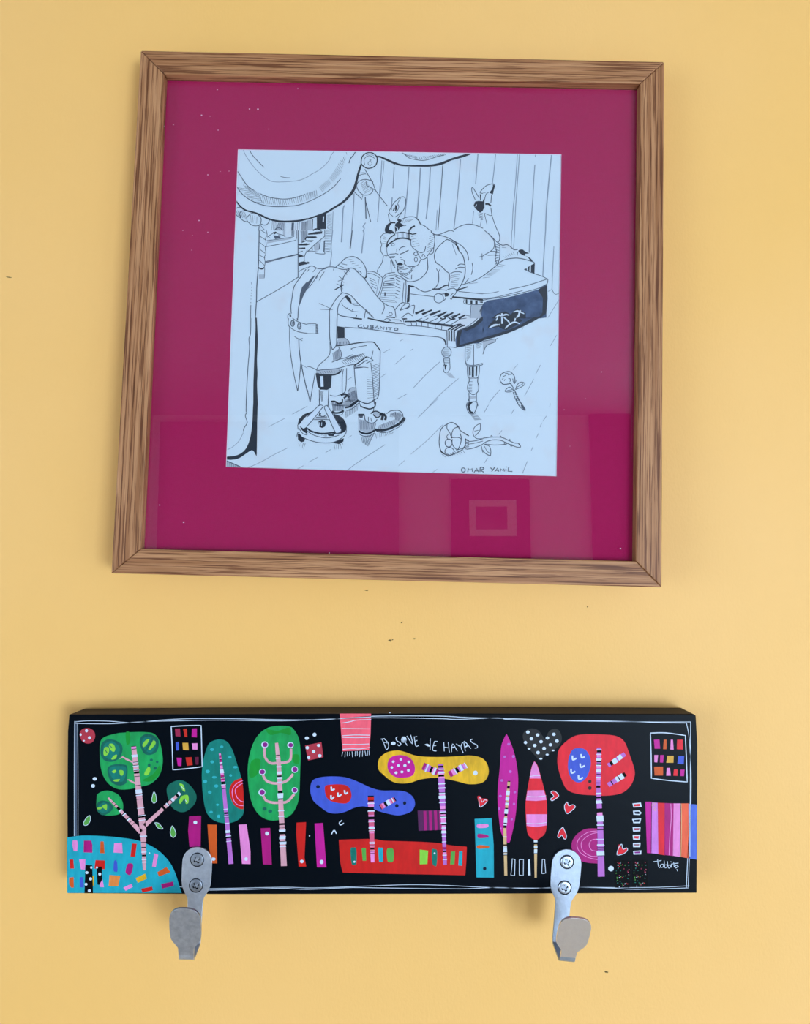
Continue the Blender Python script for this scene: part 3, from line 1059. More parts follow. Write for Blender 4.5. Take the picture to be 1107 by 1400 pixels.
m1.1 720,510 720,570 750,620 790,640 820,580 835,500 820,440
e m1.1 685,665 58,48
m1 770,650 860,620 890,560 885,500
d1.6 570,655 600,685 620,690
h m0.62 9 590,700 640,740 850,650 880,690
d1.2 880,440 930,470
d1.2 880,510 930,530
fd 770,350 800,345 795,368
e d1 712,490 6,6
m1 930,540 1020,530 1107,505
m.9 920,575 1010,560 1107,535
m1.1 900,640 1000,620 1107,575
h m.9 6 890,520 930,540 880,640 930,600
m1 1080,310 1010,350 980,430 1020,500 1107,505
m1 1075,320 1070,400 1010,470
m.8 1000,410 1050,400
m1 1085,590 1107,680
e m1.3 860,900 24,26
pm1.3 915,925 925,880 945,905 970,880 975,922
pm1.3 995,930 1030,880 1050,925
m1.1 1005,912 1050,910
m1.3 1070,925 1075,870 1105,868 1118,885 1080,900 1118,928
@660,545
m1.1 440,0 500,80 535,140 510,140 450,80 420,0
fm 490,70 535,140 515,140 475,90
m1.1 0,500 60,490 150,485 240,490 330,530 400,560 450,565 475,610 430,612 370,590 300,560 220,525 130,520 50,540 0,570
m1 20,572 150,585 300,575
m.9 100,485 105,465 125,485
m.9 215,485 220,470 240,490
m.9 320,530 340,512 340,530
e m.9 360,590 13,10
e m.9 285,562 16,10
fd 445,562 465,570 455,592
m1 20,580 80,600 100,660 95,725
m1.1 95,725 30,690 0,650
m.8 20,600 50,660 90,690
m1.3 95,870 120,895
m1.3 150,865 110,920
pm1.3 150,920 185,875 200,920
m1 160,905 200,905
pm1.3 220,918 225,885 245,905 265,885 270,918
m1.3 290,888 290,918
m1.3 290,862 300,862
pm1.3 325,865 315,915 372,918
l.8 15,175 70,80
l.8 360,190 395,130
l.8 200,450 240,400
l.9 800,220 760,280
l.9 740,310 720,360
l.9 700,440 670,500
l.9 630,610 610,655
l.9 560,790 500,940
l.8 20,810 60,750
l.7 850,60 840,110
@420,545
h m.6 12 320,70 325,160 465,80 450,150
h m.6 10 660,265 665,395 860,315 845,385
h m.6 9 890,345 905,385 1090,270 1107,330
h m.6 6 1045,195 1040,235 1107,170 1107,230
@540,545
h m.6 7 10,170 0,260 85,200 50,290
@420,435
h m.6 8 320,440 330,520 405,385 415,510
h m.6 7 320,1060 320,1107 420,1065 410,1107
h m.6 8 380,300 385,340 510,290 515,325
h m.6 10 125,675 150,705 400,650 400,680
@300,315
h m.5 8 1030,10 1035,160 1107,0 1107,80
h m.5 5 910,0 910,60 938,0 938,65
@300,195
h m.5 7 745,1010 715,1107 825,1015 825,1107
h m.5 8 1035,1000 1035,1107 1107,990 1107,1107
@300,545
h m.5 9 100,800 110,885 300,880 300,895
"""
BOARD_TXT = """
> painted_border
@0,0,1
S W 1 .8 102,987 120,985.5 150,986 180,988 220,984.5 260,982.5 315,982.5 385,984 440,984 470,982 515,979 600,979 640,981 700,982.5 760,985 800,985 885,987 944,987
S W 1 .8 103,989 150,989.5 200,986.5 240,985.5 300,984.5 385,985.5 440,983.5 515,981.3 600,982.5 625,983.5 680,981.5 700,984 800,986 870,986.8 900,988 938,988.5
S W 1 .7 102,986 101.5,1050 101.5,1143
S W 1 .7 106,989 106.5,1060 106.5,1143
S w 1 .8 104,986 104,1143
S W 1 .8 938,988 942,1010 944.5,1060 944,1110 943,1150 940.5,1213
S W 1 .9 944,987 943.5,1050 943,1110 940,1170 938,1214
S W 1 .7 243,1212 252,1213 288,1215 385,1213 430,1214 500,1211.5 560,1209.5 610,1210.5 660,1213 700,1214 752,1214 790,1213 850,1213.5 900,1213 942,1211
S W 1 .7 286,1217 340,1216 385,1214.5 420,1216 480,1213.5 520,1214 600,1215 640,1215 680,1213.3 720,1215 752,1213.5 790,1213 840,1214.5 870,1216 941,1214
> painted_ball | red painted ball with white dots
@85,960,6.919
F dr 1 165,315 175,270 210,248 260,248 300,275 312,325 290,375 240,392 190,370
E W 2 230,270 14,15
E W 2 175,307 10,13
E W 2 258,337 15,15
E W 2 205,365 10,7
> painted_dot
E W 1 308,725 20,16
E W 1 292,792 18,17
@380,960,6.919
E W 1 345,307 18,18
E W 1 272,341 19,16
@0,0,1
E W 1 835,1187.5 3.8,3.8
E W 1 423,1142.8 .9,.9
> painted_tree | painted tree with four green round crowns and a branching pink trunk
@85,960,6.919
>> crown
F G1 1 355,500 360,380 400,330 520,295 640,285 780,283 870,300 920,370 945,480 950,580 920,690 840,770 740,800 640,822 540,825 460,790 400,720 365,620
F G4 2 760,740 860,680 920,600 930,660 850,745
F G4 2 600,290 640,290 640,380 610,400
F G2 3 362,460 375,390 430,352 500,360 560,400 570,460 540,530 470,565 400,550 368,510
F tl 4 385,450 410,390 470,370 530,410 545,460 500,530 420,530
F G3 5 390,490 400,430 440,430 440,480 410,510
F G3 5 440,400 480,395 502,435 490,470 455,450
F G3 5 465,540 490,505 518,498 505,535
S G2 6 1 405,450 425,480
S G2 6 1 440,400 470,430
F G2 3 733,390 745,330 790,302 850,308 905,350 912,410 890,470 830,500 770,480
F tl 4 755,400 770,340 830,330 885,370 880,440 830,480 780,450
F G3 5 760,400 790,360 825,350 800,400 770,425
F G3 5 830,370 875,365 880,400 825,455 815,420
F G2 6 780,460 830,370 850,340 860,360 800,460
F G2 3 428,665 440,610 500,588 580,590 615,610 615,700 600,770 530,788 460,750
F tl 4 445,670 455,620 520,605 600,615 600,690 570,750 500,740
F G3 5 470,655 500,640 512,655 490,672
F G3 5 540,645 578,650 575,690 550,690
F G3 5 485,735 545,728 530,750 495,750
E G2 3 843,547 15,13
E G2 3 898,565 13,13
E G2 3 880,625 17,15
E G2 3 822,597 14,18
F G3 4 775,680 815,610 835,640 810,690
F G1 1 325,920 335,870 400,838 470,845 540,885 575,960 570,1030 520,1065 420,1072 350,1050 325,1000
F G2 2 330,960 380,930 450,950 480,1000 440,1050 380,1068 335,1030
F tl 3 345,980 390,950 435,970 440,1020 390,1050 345,1020
F G3 4 375,985 420,965 420,1020 400,1010
F G3 4 330,1000 375,990 370,1010 340,1015
@225,960,6.919
F G2 1 20,850 40,780 130,738 200,755 260,810 300,880 290,950 240,1010 180,1040 120,1030 60,980
F G3 2 140,770 175,780 195,840 175,840 150,800
F G3 2 135,940 160,890 220,880 225,950 200,960 190,910 150,960
S W 3 .8 155,790 180,825
S W 3 .8 195,925 215,950
>> trunk
@85,960,6.919
P pp 6 540,540 570,510 600,525 685,570 685,585 600,545 575,525
P pp 6 615,730 640,732 700,765 715,790 640,750
B 7 675,415 765,1210 46 62 k3 pk10 k3 pp25 W12 pp22 k3 W2 pp10 k3 W4 pp14 W3 k3 pp4 k10 pp12 k3 pp40 k3 pp18 W18 pp4 k3 W4 pp16 k2 pp40 W3 pp30 k2 W4 k8 pp10 W3 pp46
B 7 765,1210 778,1590 58 28 pp26 W5 k3 pp22 k3 pp20 k4 pp18 W4 pp10 k8 pp12 W5 pp8 W4 pp36
B 7 435,905 745,1230 18 46 pp22 k2 pp10 k3 pp10 k14 W5 pp12 k3 W5 pp16 k3 W5 pp8 k2 pp10 k2 pp40
@225,960,6.919
B 7 150,855 -190,1170 28 40 k2 W10 k10 pp16 W10 k3 pp14 k3 W6 pp12 k10 pp100
> painted_leaf
@85,960,6.919
F G5 1 845,925 865,850 885,880 890,935 865,955
S W 2 .7 845,925 865,850 885,880 890,935 865,955 845,925
@85,1090,6.919
F G5 1 200,245 225,200 260,172 265,220 240,260 210,265
S W 2 .7 200,245 225,200 260,172 265,220 240,260 210,265 200,245
F G5 1 875,240 910,245 945,285 950,300 905,290
S W 2 .7 875,240 910,245 945,285 950,300 905,290 875,240
F G5 1 1020,330 1040,270 1065,310 1075,350 1055,380 1030,365
S W 2 .7 1020,330 1040,270 1065,310 1075,350 1055,380 1030,365 1020,330
> painted_hill | turquoise painted hill with coloured blocks and two dotted strips
@85,1090,6.919
F tq 2 45,380,c 180,363 350,365 520,378 700,405 820,450 930,520 1020,620 1070,720 1105,830 1130,905,c 47,905,c
P pk 3 100,408 140,408 148,440 142,510 110,510 95,450
P mg 3 205,410 275,410 285,450 285,525 203,522
P or 3 362,418 392,418 400,530 357,528
P pk 3 492,435 565,430 572,528 486,523
P rd 3 660,437 705,440 690,565 645,560
P rd 3 68,588 105,588 112,675 75,675
P pk 3 160,588 220,588 215,685 178,682
P rd 3 315,595 405,598 403,682 305,675
F bl 3 485,690 490,610 505,595 520,620 522,700 500,705
F mg 3 600,690 620,630 665,630 668,670 645,735 605,720
P or 3 65,760 108,755 110,855 85,855 65,820
P bl 3 165,755 200,755 205,855 165,852
P or2 3 447,735 550,745 528,842 440,840
P yl 3 695,765 785,722 800,770 715,810
P pk 3 578,855 655,818 668,848 600,885
P rd 3 745,865 850,845 858,880 760,902
P mg 3 935,820 1050,797 1055,838 945,865
P or 3 898,710 985,660 1025,708 915,750
P pk 3 872,530 908,545 885,660 850,655
P yl 3 285,745 300,745 298,840 285,830
P pk 3 375,750 395,850 360,850 350,820
P k 4 220,640 285,645 292,905 210,905
P k 4 325,658 375,655 378,780 350,830 333,825
E W 5 275,665 10,13
E W 5 233,713 15,13
E W 5 268,772 15,15
E W 5 225,823 14,13
E W 5 257,884 15,15
E W 5 328,665 10,10
E W 5 355,727 14,14
E W 5 826,527 6,6
> painted_window | white outlined painted window with nine coloured panes
@225,960,6.919
S W 1 1.3 60,230,c 200,222 345,220,c 350,400 355,610,c 220,628 78,640,c 72,430 62,230
P cm 1 98,250 145,250 150,325 104,322
P rd2 1 175,252 210,250 215,330 190,328
P mg2 1 258,250 305,248 305,333 255,330
P bl 1 105,378 135,375 135,455 108,458
P yl2 1 168,385 222,385 228,455 175,452
P pk 1 258,390 310,388 310,450 265,448
P mg2 1 113,525 162,527 158,605 125,603
P rd2 1 198,523 255,520 265,595 212,602
P cm2 1 285,520 322,518 320,590 295,592
> painted_tree | painted teal egg-shaped tree with pale dots and purple trunk
>> crown
F tl2 1 352,700 365,560 400,430 440,375 520,352 590,375 640,450 690,600 730,740 745,900 748,1040 700,1110 600,1145 480,1125 400,1050 365,900
E tq2 2 448,448 18,15
E tq2 2 540,422 16,12
E tq2 2 450,565 18,14
E tq2 2 617,520 16,12
E tq2 2 407,656 20,16
E tq2 2 470,710 22,12
E tq2 2 382,750 20,15
E tq2 2 488,793 20,15
E tq2 2 427,852 18,16
E tq2 2 668,615 22,12
E tq2 2 624,693 14,12
E tq2 2 500,970 14,10
E tq2 2 440,1040 16,12
E tq2 2 510,1080 14,16
F rd 3 730,718,c 660,745 620,800 615,870 650,960 700,1005 745,1012,c 745,850
S pk 4 1 740,740 680,770 640,830 650,920 690,970 745,980
S pk 4 1 740,765 700,790 668,830 680,890 710,930 750,945
>> trunk
B 5 522,485 560,820 18 40 pk8 k2 mg8 pk6 k3 mg10 W4 pk6 k3 pk14 k3 W16 pk8 mg8 k2 W4 mg8 pk5 k12 W3 pk12 k4
B 5 560,820 628,1530 34 46 lp90 W3 lp12 k8 lp5 k3 W3 lp5 k2 lp22 W3 lp30 W12 k2 lp10 W4 k8 lp12 W3 lp100
> painted_tree | painted green oval tree with upturned pink branches ending in purple dots
>> crown
F G1 1 785,640 810,470 870,330 960,250 1060,225 1180,230 1230,270 1270,350 1285,480 1280,700 1270,900 1240,1000 1190,1070 1100,1110 1000,1118 910,1080 840,990 800,850
F G4 2 820,560 900,540 900,620 860,700 800,700
F G4 2 960,255 1070,270 1180,240 1190,310 1100,290 1000,310
F G4 2 1210,500 1270,500 1270,580 1220,570
E G2 3 945,1010 20,16
E G2 3 998,1032 20,16
>> branch
S pp 3 3.4 945,430 950,520 1000,575 1070,575 1140,570 1190,540 1195,440
S pp 3 3.4 930,690 960,740 1020,765 1090,765 1160,740 1215,680
S pp 3 3.4 930,880 960,930 1020,950 1090,950 1160,940 1225,870
>> branch_tip
E W 4 947,402 33,31
E W 4 923,660 31,29
E W 4 920,853 33,33
E W 4 1190,406 31,29
E W 4 1230,637 31,31
E W 4 1230,833 29,29
E pu 5 950,402 24,22
E pu 5 924,660 24,22
E pu 5 922,853 25,25
E pu 5 1192,406 22,20
E pu 5 1232,637 24,24
E pu 5 1231,833 22,22
>> trunk
B 5 1058,385 1080,590 30 44 pp50 k3 pp10 W3 pp24
B 5 1080,590 1128,1550 40 56 pp8 W5 pp20 W12 pp6 k8 W8 pp14 W4 k2 pp36 k12 W24 k7 pp50 W4 pp22 W4 pp30 k9 pp12 k2 pp8 W10 k12 pp8 W14 pp10 k3 W12 pp8 W4 pp90
> painted_strip | coloured upright strips with a white dot
@225,1090,6.919
P mg 1 232,178 345,175 342,330 340,462 280,470 235,470 222,320
P or 1 405,258 492,260 497,625 450,625 420,480
P pk 1 700,260 775,255 812,510 812,632 732,630
P mg 1 908,293 998,290 1013,638 930,635
E W 2 290,238 18,16
E W 2 462,585 20,16
E W 2 770,584 16,16
E W 2 968,343 18,18
@380,1090,6.919
P rd 1 175,240 265,235 250,570 267,655 195,655 172,340
P mg2 1 345,248 425,243 457,663 368,663
E W 2 225,607 18,16
E W 2 412,612 18,20
> painted_die | dark red painted square with five white dots
@380,960,6.919
P dr 1 255,410 410,378 428,520 285,552
E W 2 276,431 16,16
E W 2 384,409 17,14
E W 2 336,467 16,16
E W 2 290,524 15,16
E W 2 394,507 18,16
> painted_rug | coral red painted rug with white lines and a fringe
P sa 1 583,108 880,108 875,300 862,452 610,465
S W 2 .9 585,155 700,148 880,140
S W 2 .9 600,198 680,185 740,170 880,165
S W 2 .8 600,248 740,250 870,252
S W 2 .9 605,318 720,310 868,312
S W 2 .8 605,332 740,336 868,332
S W 2 .8 612,398 740,400 860,395
S W 2 .9 612,445 700,440 770,442 870,428
S W 1 .7 612,470 602,512
S W 1 .7 635,470 632,520
S W 1 .7 655,468 655,512
S W 1 .7 680,468 676,505
S W 1 .7 700,466 705,520
S W 1 .7 730,464 730,512
S W 1 .7 748,462 750,505
S W 1 .7 775,462 770,518
S W 1 .7 800,460 798,515
S W 1 .7 822,460 830,508
S W 1 .7 845,460 845,505
S W 1 .7 860,458 862,500
> painted_tree | painted blue cloud-shaped tree with a red patch of small hearts
>> crown
F bl 1 305,830 320,750 380,715 500,702 640,712 760,755 880,810 980,835 1100,835 1200,845 1270,890 1295,950 1285,1000 1250,1040 1150,1070 1060,1060 950,1030 880,1000 800,985 720,1000 640,1035 560,1053 480,1045 410,1000 340,940 315,890
F rd 2 443,840 450,790 520,778 600,778 660,795 690,850 690,910 650,955 580,955 500,935 460,900
S W 3 2.2 503,800 508,832 535,820
S W 3 2.2 565,855 570,890 600,872
S W 3 2.2 628,832 635,865 660,855
S W 3 2.2 500,880 505,918 530,895
E k2 2 378,800 18,17
E k2 2 1123,980 17,17
E k2 2 1197,955 15,17
>> trunk
B 4 877,885 882,1110 60 52 k4 rd10 k4 pk4 W3 pk10 k10 W4 dp10 pk5 k9
B 4 882,1110 895,1515 52 34 pk12 W3 dp22 pk5 W12 k2 dp6 W4 dp8 pk4 dp50 W3 dp5 W3 dp8 k2 W4 dp10 k8 dp6 W3 k3 pk8 k3 pk50
B 4 965,995 1110,915 50 44 k2 dp6 pk6 k7 W9 pk4 dp4 W3 dp4 k3
> lettering | thin white hand-painted words over the black ground
@510,960,6.919
S W 1 1.2 75,350 110,345
S W 1 .9 85,350 105,400 125,448 145,425 140,385 108,350
S W 1 .8 98,392 112,380 132,388
E W 1 190,390 22,16
S W 1 1 230,328 215,340 225,365 255,385 262,400 245,412 230,400
E W 1 290,355 26,30
S W 1 .8 275,330 275,370 300,380 312,355
S W 1 .9 290,360 322,410
S W 1 .9 318,320 372,395 355,310
S W 1 .9 388,325 402,412 430,410
S W 1 .9 388,330 415,325
S W 1 .9 395,370 418,362
F W 1 488,400 515,395 535,410 530,420 505,412
S W 1 .9 540,342 538,455
S W 1 .9 580,370 562,450 598,462
S W 1 .9 580,370 610,372
S W 1 .9 572,412 595,410
S W 1 .9 668,380 672,465
S W 1 .9 710,378 720,475
S W 1 .9 670,425 716,432
S W 1 .9 740,472 752,395 795,462
S W 1 1.6 748,430 768,425
S W 1 .9 785,395 822,420
S W 1 .9 848,380 830,420 852,482
S W 1 .9 872,462 860,370 925,440
S W 1 1.6 868,425 892,412
S W 1 .9 940,350 920,360 940,385 980,405 985,430 960,435
> signature | small white hand-painted signature
@800,1090,6.919
S W 1 .8 640,610 720,598
S W 1 .75 683,588 690,650 705,668
S W 1 .75 735,632 710,640 715,665 740,655
S W 1 .75 735,630 742,665
S W 1 .75 745,600 752,665 770,660 772,640 755,640
S W 1 .75 775,605 785,668 805,660 800,640 785,645
S W 1 .75 812,635 815,665
S W 1 .8 805,610 815,612
S W 1 .75 835,610 840,660
S W 1 .8 810,632 880,622
S W 1 .75 870,640 845,655 855,670 872,655 868,640 882,660
S W 1 .8 865,680 872,700
> painted_tree | painted yellow cloud-shaped tree with a pink dotted patch and striped trunk
@510,960,6.919
>> crown
F yl 1 45,600 60,530 130,475 230,457 310,475 400,505 520,518 680,518 820,510 930,505 1030,530 1080,590 1092,670 1060,740 1000,770 900,775 800,750 680,725 580,715 450,730 350,762 250,768 170,745 90,680 55,645
F mg2 2 135,590 160,530 210,505 280,502 350,530 385,580 395,640 370,695 290,715 210,708 150,660
E W 3 190,563 13,12
E W 3 262,542 13,12
E W 3 337,565 13,12
E W 3 177,618 13,12
E W 3 238,600 13,12
E W 3 300,600 15,13
E W 3 216,668 14,13
E W 3 272,660 14,12
E W 3 333,645 13,13
E W 2 966,670 22,22
>> trunk
B 4 638,585 645,720 50 60 lp6 k7 lp5 W3 mg4 lp5 W4 pk5 k7 pk6
B 4 645,720 665,1150 60 44 lp16 W4 lp10 W4 lp12 k2 W5 pk4 W10 lp10 W4 lp10 pk10 k2 lp6 W3 k6 pk5 k3 W5 pk14 W4
B 4 665,1150 680,1540 36 34 k7 pk10 W6 pk10 W12 lp12 W4 lp22 W4 lp22 mg10 k2 lp5 k8 pk12 W4 lp14 k2 W4 lp24
B 4 470,605 610,665 70 56 mg9 lp4 W4 lp10 k8 pk5 W7 mg8
B 4 720,685 880,595 58 50 mg9 pk10 W3 k8 lp5 W8 lp4 pk6 W3
> painted_fence | red painted block with small green and turquoise strips
@380,1090,6.919
F rd 1 575,402,c 700,398 900,395 1000,410 1150,415 1300,420 1500,432 1640,455 1785,468,c 1780,600 1770,738,c 1400,730 900,720 612,712,c 590,620 580,500
F tl 2 685,490 715,475 740,490 742,620 720,642 695,625
P G5 2 790,480 830,480 833,600 800,600
P tq 2 945,475 990,478 993,610 955,612
F G5 2 1028,500 1060,480 1092,500 1090,600 1060,615 1035,600
@510,1090,6.919
P G3 2 440,495 520,505 512,632 440,635
F tl 2 555,500 580,490 605,510 600,640 580,650 558,620
P G5 2 735,515 775,512 768,635 728,635
P tq 2 812,512 845,512 840,648 805,645
E W 3 581,530 9,9
@380,1090,6.919
E W 3 722,610 10,10
> painted_mat | dark purple painted cloth with magenta stripes
@510,1090,6.919
P du 1 420,125 640,122 650,308 430,318
P mg 2 475,130 502,130 508,312 482,314
P mg 2 525,128 552,128 560,312 532,313
P mg 2 575,125 602,125 608,310 582,312
P mg 2 622,124 640,122 648,308 630,309
> painted_strip | turquoise painted strip with pink crimson and orange dashes
@640,1090,6.919
P tq 1 60,205 220,197 240,450 242,760 78,758
F pk 2 80,270 95,255 180,255 190,275 170,288 95,290
F mg 2 85,365 100,345 180,358 187,380 100,387
F or 2 80,465 110,452 190,462 190,478 100,487
E k2 2 155,675 16,16
> painted_tree | slim magenta painted tree with lilac dots
@640,960,6.919
>> crown
F mg2 1 362,298,c 400,380 440,500 465,640 472,760 460,950 440,1120 405,1280 385,1330 350,1310 310,1230 290,1100 278,950 280,800 300,600 310,430 335,350
E lp 2 383,397 15,12
E lp 2 343,517 12,11
E lp 2 427,513 14,14
E lp 2 397,657 14,13
E lp 2 318,741 14,12
E lp 2 440,850 12,12
E lp 2 303,888 14,12
E lp 2 432,962 11,11
E lp 2 292,1008 8,14
E lp 2 412,1108 10,10
E lp 2 308,1195 8,10
>> trunk
B 4 385,745 345,1190 26 28 k3 ta12 k9 ta6 W14 ta4 k2 W10 ta5 k2 W8 ta8 k4 W14 k7 ta5 W16 k3 W5 k8
B 4 345,1190 355,1640 30 28 ta34 W3 ta28 k5 ta4 W4 k2 W16 k2 ta3 W5 k3 ta80
> painted_tree | small painted tree with red and pink bands and a tan trunk
>> crown
F rd3 1 625,558,c 655,600 690,720 720,830 740,920 745,1040 742,1160 730,1230 700,1270 640,1303 590,1280 558,1230 545,1100 542,960 555,850 580,710 600,610
P pk 2 625,560 650,595 668,645 685,722 580,722 590,660 605,600
P pk 2 560,835 715,832 740,925 640,935 545,930
P pk 2 548,1060 745,1060 742,1165 640,1182 552,1170
S W 3 .7 580,702 630,696 680,694
S W 3 .7 555,890 640,896 735,885
S W 3 .7 550,1145 640,1150 740,1138
>> trunk
B 4 637,1305 637,1660 30 20 W8 k8 ta6 W8 k2 ta3 W14 k2 ta90
> painted_heart | black painted heart with white polka dots
@640,960,6.919
F k3 1 515,330 530,280 590,248 660,265 710,330 730,345 760,280 810,252 860,270 885,340 860,410 780,470 668,550,c 600,470 540,400
E W 2 563,283 17,15
E W 2 655,310 17,15
E W 2 597,346 17,15
E W 2 541,382 15,15
E W 2 628,410 17,15
E W 2 688,374 17,15
E W 2 748,339 17,15
E W 2 809,304 17,15
E W 2 838,368 17,16
E W 2 777,403 17,15
E W 2 717,438 17,16
E W 2 659,477 17,16
E W 2 575,440 14,9
E W 2 803,457 13,8
E W 2 746,496 15,9
E W 2 686,535 15,9
> painted_heart | small red painted hearts outlined in white
@640,960,6.919
F rd3 1 85,895 110,888 130,910 175,915 180,940 110,990,c 100,950
S W 2 .9 100,910 108,990 150,970 178,935 155,925 130,945 115,905 98,910
F rd3 1 800,870 785,850 830,845 855,885 840,910 795,930 780,915 810,890
S W 2 .9 780,850 800,840 830,850 855,885 830,910 795,932 778,915 808,890 780,855
@640,1090,6.919
F rd3 1 910,75 935,45 955,80 1000,75 1010,100 935,155,c 915,110
S W 2 .9 910,75 935,45 950,80 990,70 1012,92 980,125 935,155 912,110 910,75
F rd3 1 895,283,c 925,350 925,390 905,390 885,360 860,380 845,370 860,320
S W 2 .9 895,283 925,350 925,390 905,393 885,360 860,382 845,370 860,320 893,283
@800,1090,6.919
F rd3 1 308,490 320,445 355,490 395,480 380,520 300,545,c
S W 2 .9 310,490 325,460 345,445 355,490 390,480 398,500 360,535 300,545 310,490
> painted_bar | narrow upright bars outlined in white
@640,1090,6.919
S W 1 .8 415,582,c 442,590,c 438,742,c 402,738,c 412,650 415,582
S W 1 .8 482,590,c 522,588,c 520,740,c 482,738,c 482,590
P W 1 565,590 583,588 590,738 565,738
S W 1 .8 700,588,c 722,588,c 732,718,c 695,722,c 700,588
> painted_tree | painted red rounded tree with a blue patch of small white hearts
@800,960,6.919
>> crown
F rd3 1 -265,560 -250,450 -180,370 -100,320 0,303 150,305 290,320 370,375 420,500 465,640 460,720 420,800 340,862 200,885 80,880 -60,870 -170,830 -220,740 -250,650
F bl 2 -165,620 -155,520 -120,450 -60,435 0,450 40,510 52,580 35,660 5,720 -40,755 -90,755 -140,710
S W 3 2.2 -122,505 -118,545 -85,530
S W 3 2.2 -40,490 -35,525 -5,515
S W 3 2.2 -135,630 -130,670 -95,655
S W 3 2.2 -50,580 -42,615 -5,600
S W 3 2.2 -65,690 -60,730 -22,712
E k3 2 42,750 16,16
E k3 2 42,812 18,18
>> trunk
B 4 130,430 122,810 42 40 lp5 W2 k6 lp4 W2 pk6 lp4 W6 k4 lp3 k4 W3 pk6 lp3 W8 lp4 k2 lp6 W3 pk6 lp6 k2 lp6 k6
B 4 122,810 140,1130 40 54 lp10 W3 lp5 k3 lp4 W6 lp10 k8 pk6 W12
B 4 140,1130 150,1650 54 66 lp10 W4 k2 lp10 k3 lp30 W2 lp16 W4 lp6 k2 lp4 k2 lp4 k2 W14 k2 lp30 lp40
B 4 215,600 375,490 40 40 lp5 k6 W10 lp3 W9 lp8
B 4 215,785 380,680 44 44 lp7 k2 lp8 W5 k2 W8 k5
> painted_snail | magenta painted half disc with pink rings
@800,1090,6.919
F mg 1 110,295,c 0,300 -80,350 -125,420 -125,500 -80,580 0,615 115,627,c
S pk 2 .8 115,318 30,330 -50,380 -80,450 -50,520 30,570 120,590
S pk 2 .8 115,335 50,350 -20,400 -40,450 -20,510 50,555 120,560
S pk 2 .8 120,395 60,405 35,450 60,500 125,510
> painted_window | white outlined painted window with twelve coloured panes
@800,960,6.919
S W 1 1.3 615,292,c 760,290 945,315,c 955,520 963,755,c 780,740 625,720,c 622,500 615,300
P mg2 1 648,355 700,352 708,440 655,440
P or 1 742,355 768,355 768,445 735,445
P pk 1 808,355 828,355 835,450 803,448
P rd3 1 868,355 920,355 922,448 865,445
P pk 1 652,500 688,500 680,570 652,568
P mg2 1 708,500 742,500 735,572 705,570
P yl2 1 775,507 835,507 833,573 765,573
P bl 1 878,510 935,510 930,588 870,582
P or 1 650,610 735,610 735,693 655,693
P pk 1 770,622 800,622 808,695 765,695
P rd3 1 838,635 872,635 872,697 832,695
P mg2 1 900,638 938,638 932,700 897,698
> painted_bead | column of seven small outlined blocks
@800,1090,6.919
P W 1 445,58 525,50 533,92 455,97
P W 1 450,128 510,125 533,148 515,168 455,165
P W 1 442,205 528,200 518,245 455,245
P W 1 447,283 522,283 518,322 452,325
P W 1 447,355 520,355 512,402 452,400
P W 1 450,432 522,430 518,472 452,472
P W 1 452,508 530,502 528,540 456,542
P rd3 2 458,66 515,62 518,84 462,87
P k2 2 465,137 505,135 518,148 508,158 468,156
P k2 2 458,214 515,210 508,233 462,233
P cm 2 460,293 512,292 508,312 464,313
P rd3 2 460,368 508,368 502,392 464,390
P dp2 2 462,443 510,442 508,460 464,461
P pu 2 464,516 518,512 516,529 468,531
> painted_rug | painted rug of pink red magenta orange and blue stripes
P mg2 1 567,42 630,42 625,529 583,527
P lp2 1 625,48 685,52 690,535 620,529
P rd3 1 683,52 750,55 750,548 690,538
P mg 1 750,55 835,58 828,555 748,545
P pk 1 835,58 905,58 900,565 828,553
P or3 1 900,58 975,58 980,578 895,563
P bl2 1 975,62 1055,70 1052,590 978,578
S pk 2 1 808,60 812,200 800,350 792,548
S ta 2 .8 906,60 910,300 903,560
S ta 2 .7 625,80 650,50
S ta 2 .7 630,100 668,55
S ta 2 .7 640,125 670,85
S ta 2 .7 655,130 672,110
S W 2 1 990,60 988,560
> painted_strip | two black strips sprinkled with tiny red and green flecks
P k 1 275,597 430,597 420,855 282,855
P k 1 442,597 590,592 590,850 445,852
X 2 285,600 420,850 46
X 2 452,600 580,845 46
> painted_mark | small white ticks
@380,1090,6.919
S W 1 1.4 605,218 580,240 590,262 622,245
S W 1 1.4 505,350 530,312 552,345
E W 1 1058,-800 8,4
"""
# ------------------------------------------------------------------ the room
def slab(name, c, s, m):
    o = box(name, c, s, m); o['kind'] = 'structure'; return o
RX0, RX1, RY, H = -2.6, 3.5, -4.0, 2.7
wf = slab('wall_front', ((RX0 + RX1) / 2, 0.05, H / 2), (RX1 - RX0 + 0.2, 0.10, H), WALL)
slab('wall_right', (RX1 + 0.05, RY / 2 - 0.05, H / 2), (0.10, -RY + 0.1, H), WHITE_WALL)
slab('floor', (0, RY / 2, -0.05), (RX1 - RX0 + 0.4, -RY + 0.4, 0.10), FLOOR)
slab('ceiling', (0, RY / 2, H + 0.05), (RX1 - RX0 + 0.4, -RY + 0.4, 0.10), CEIL)
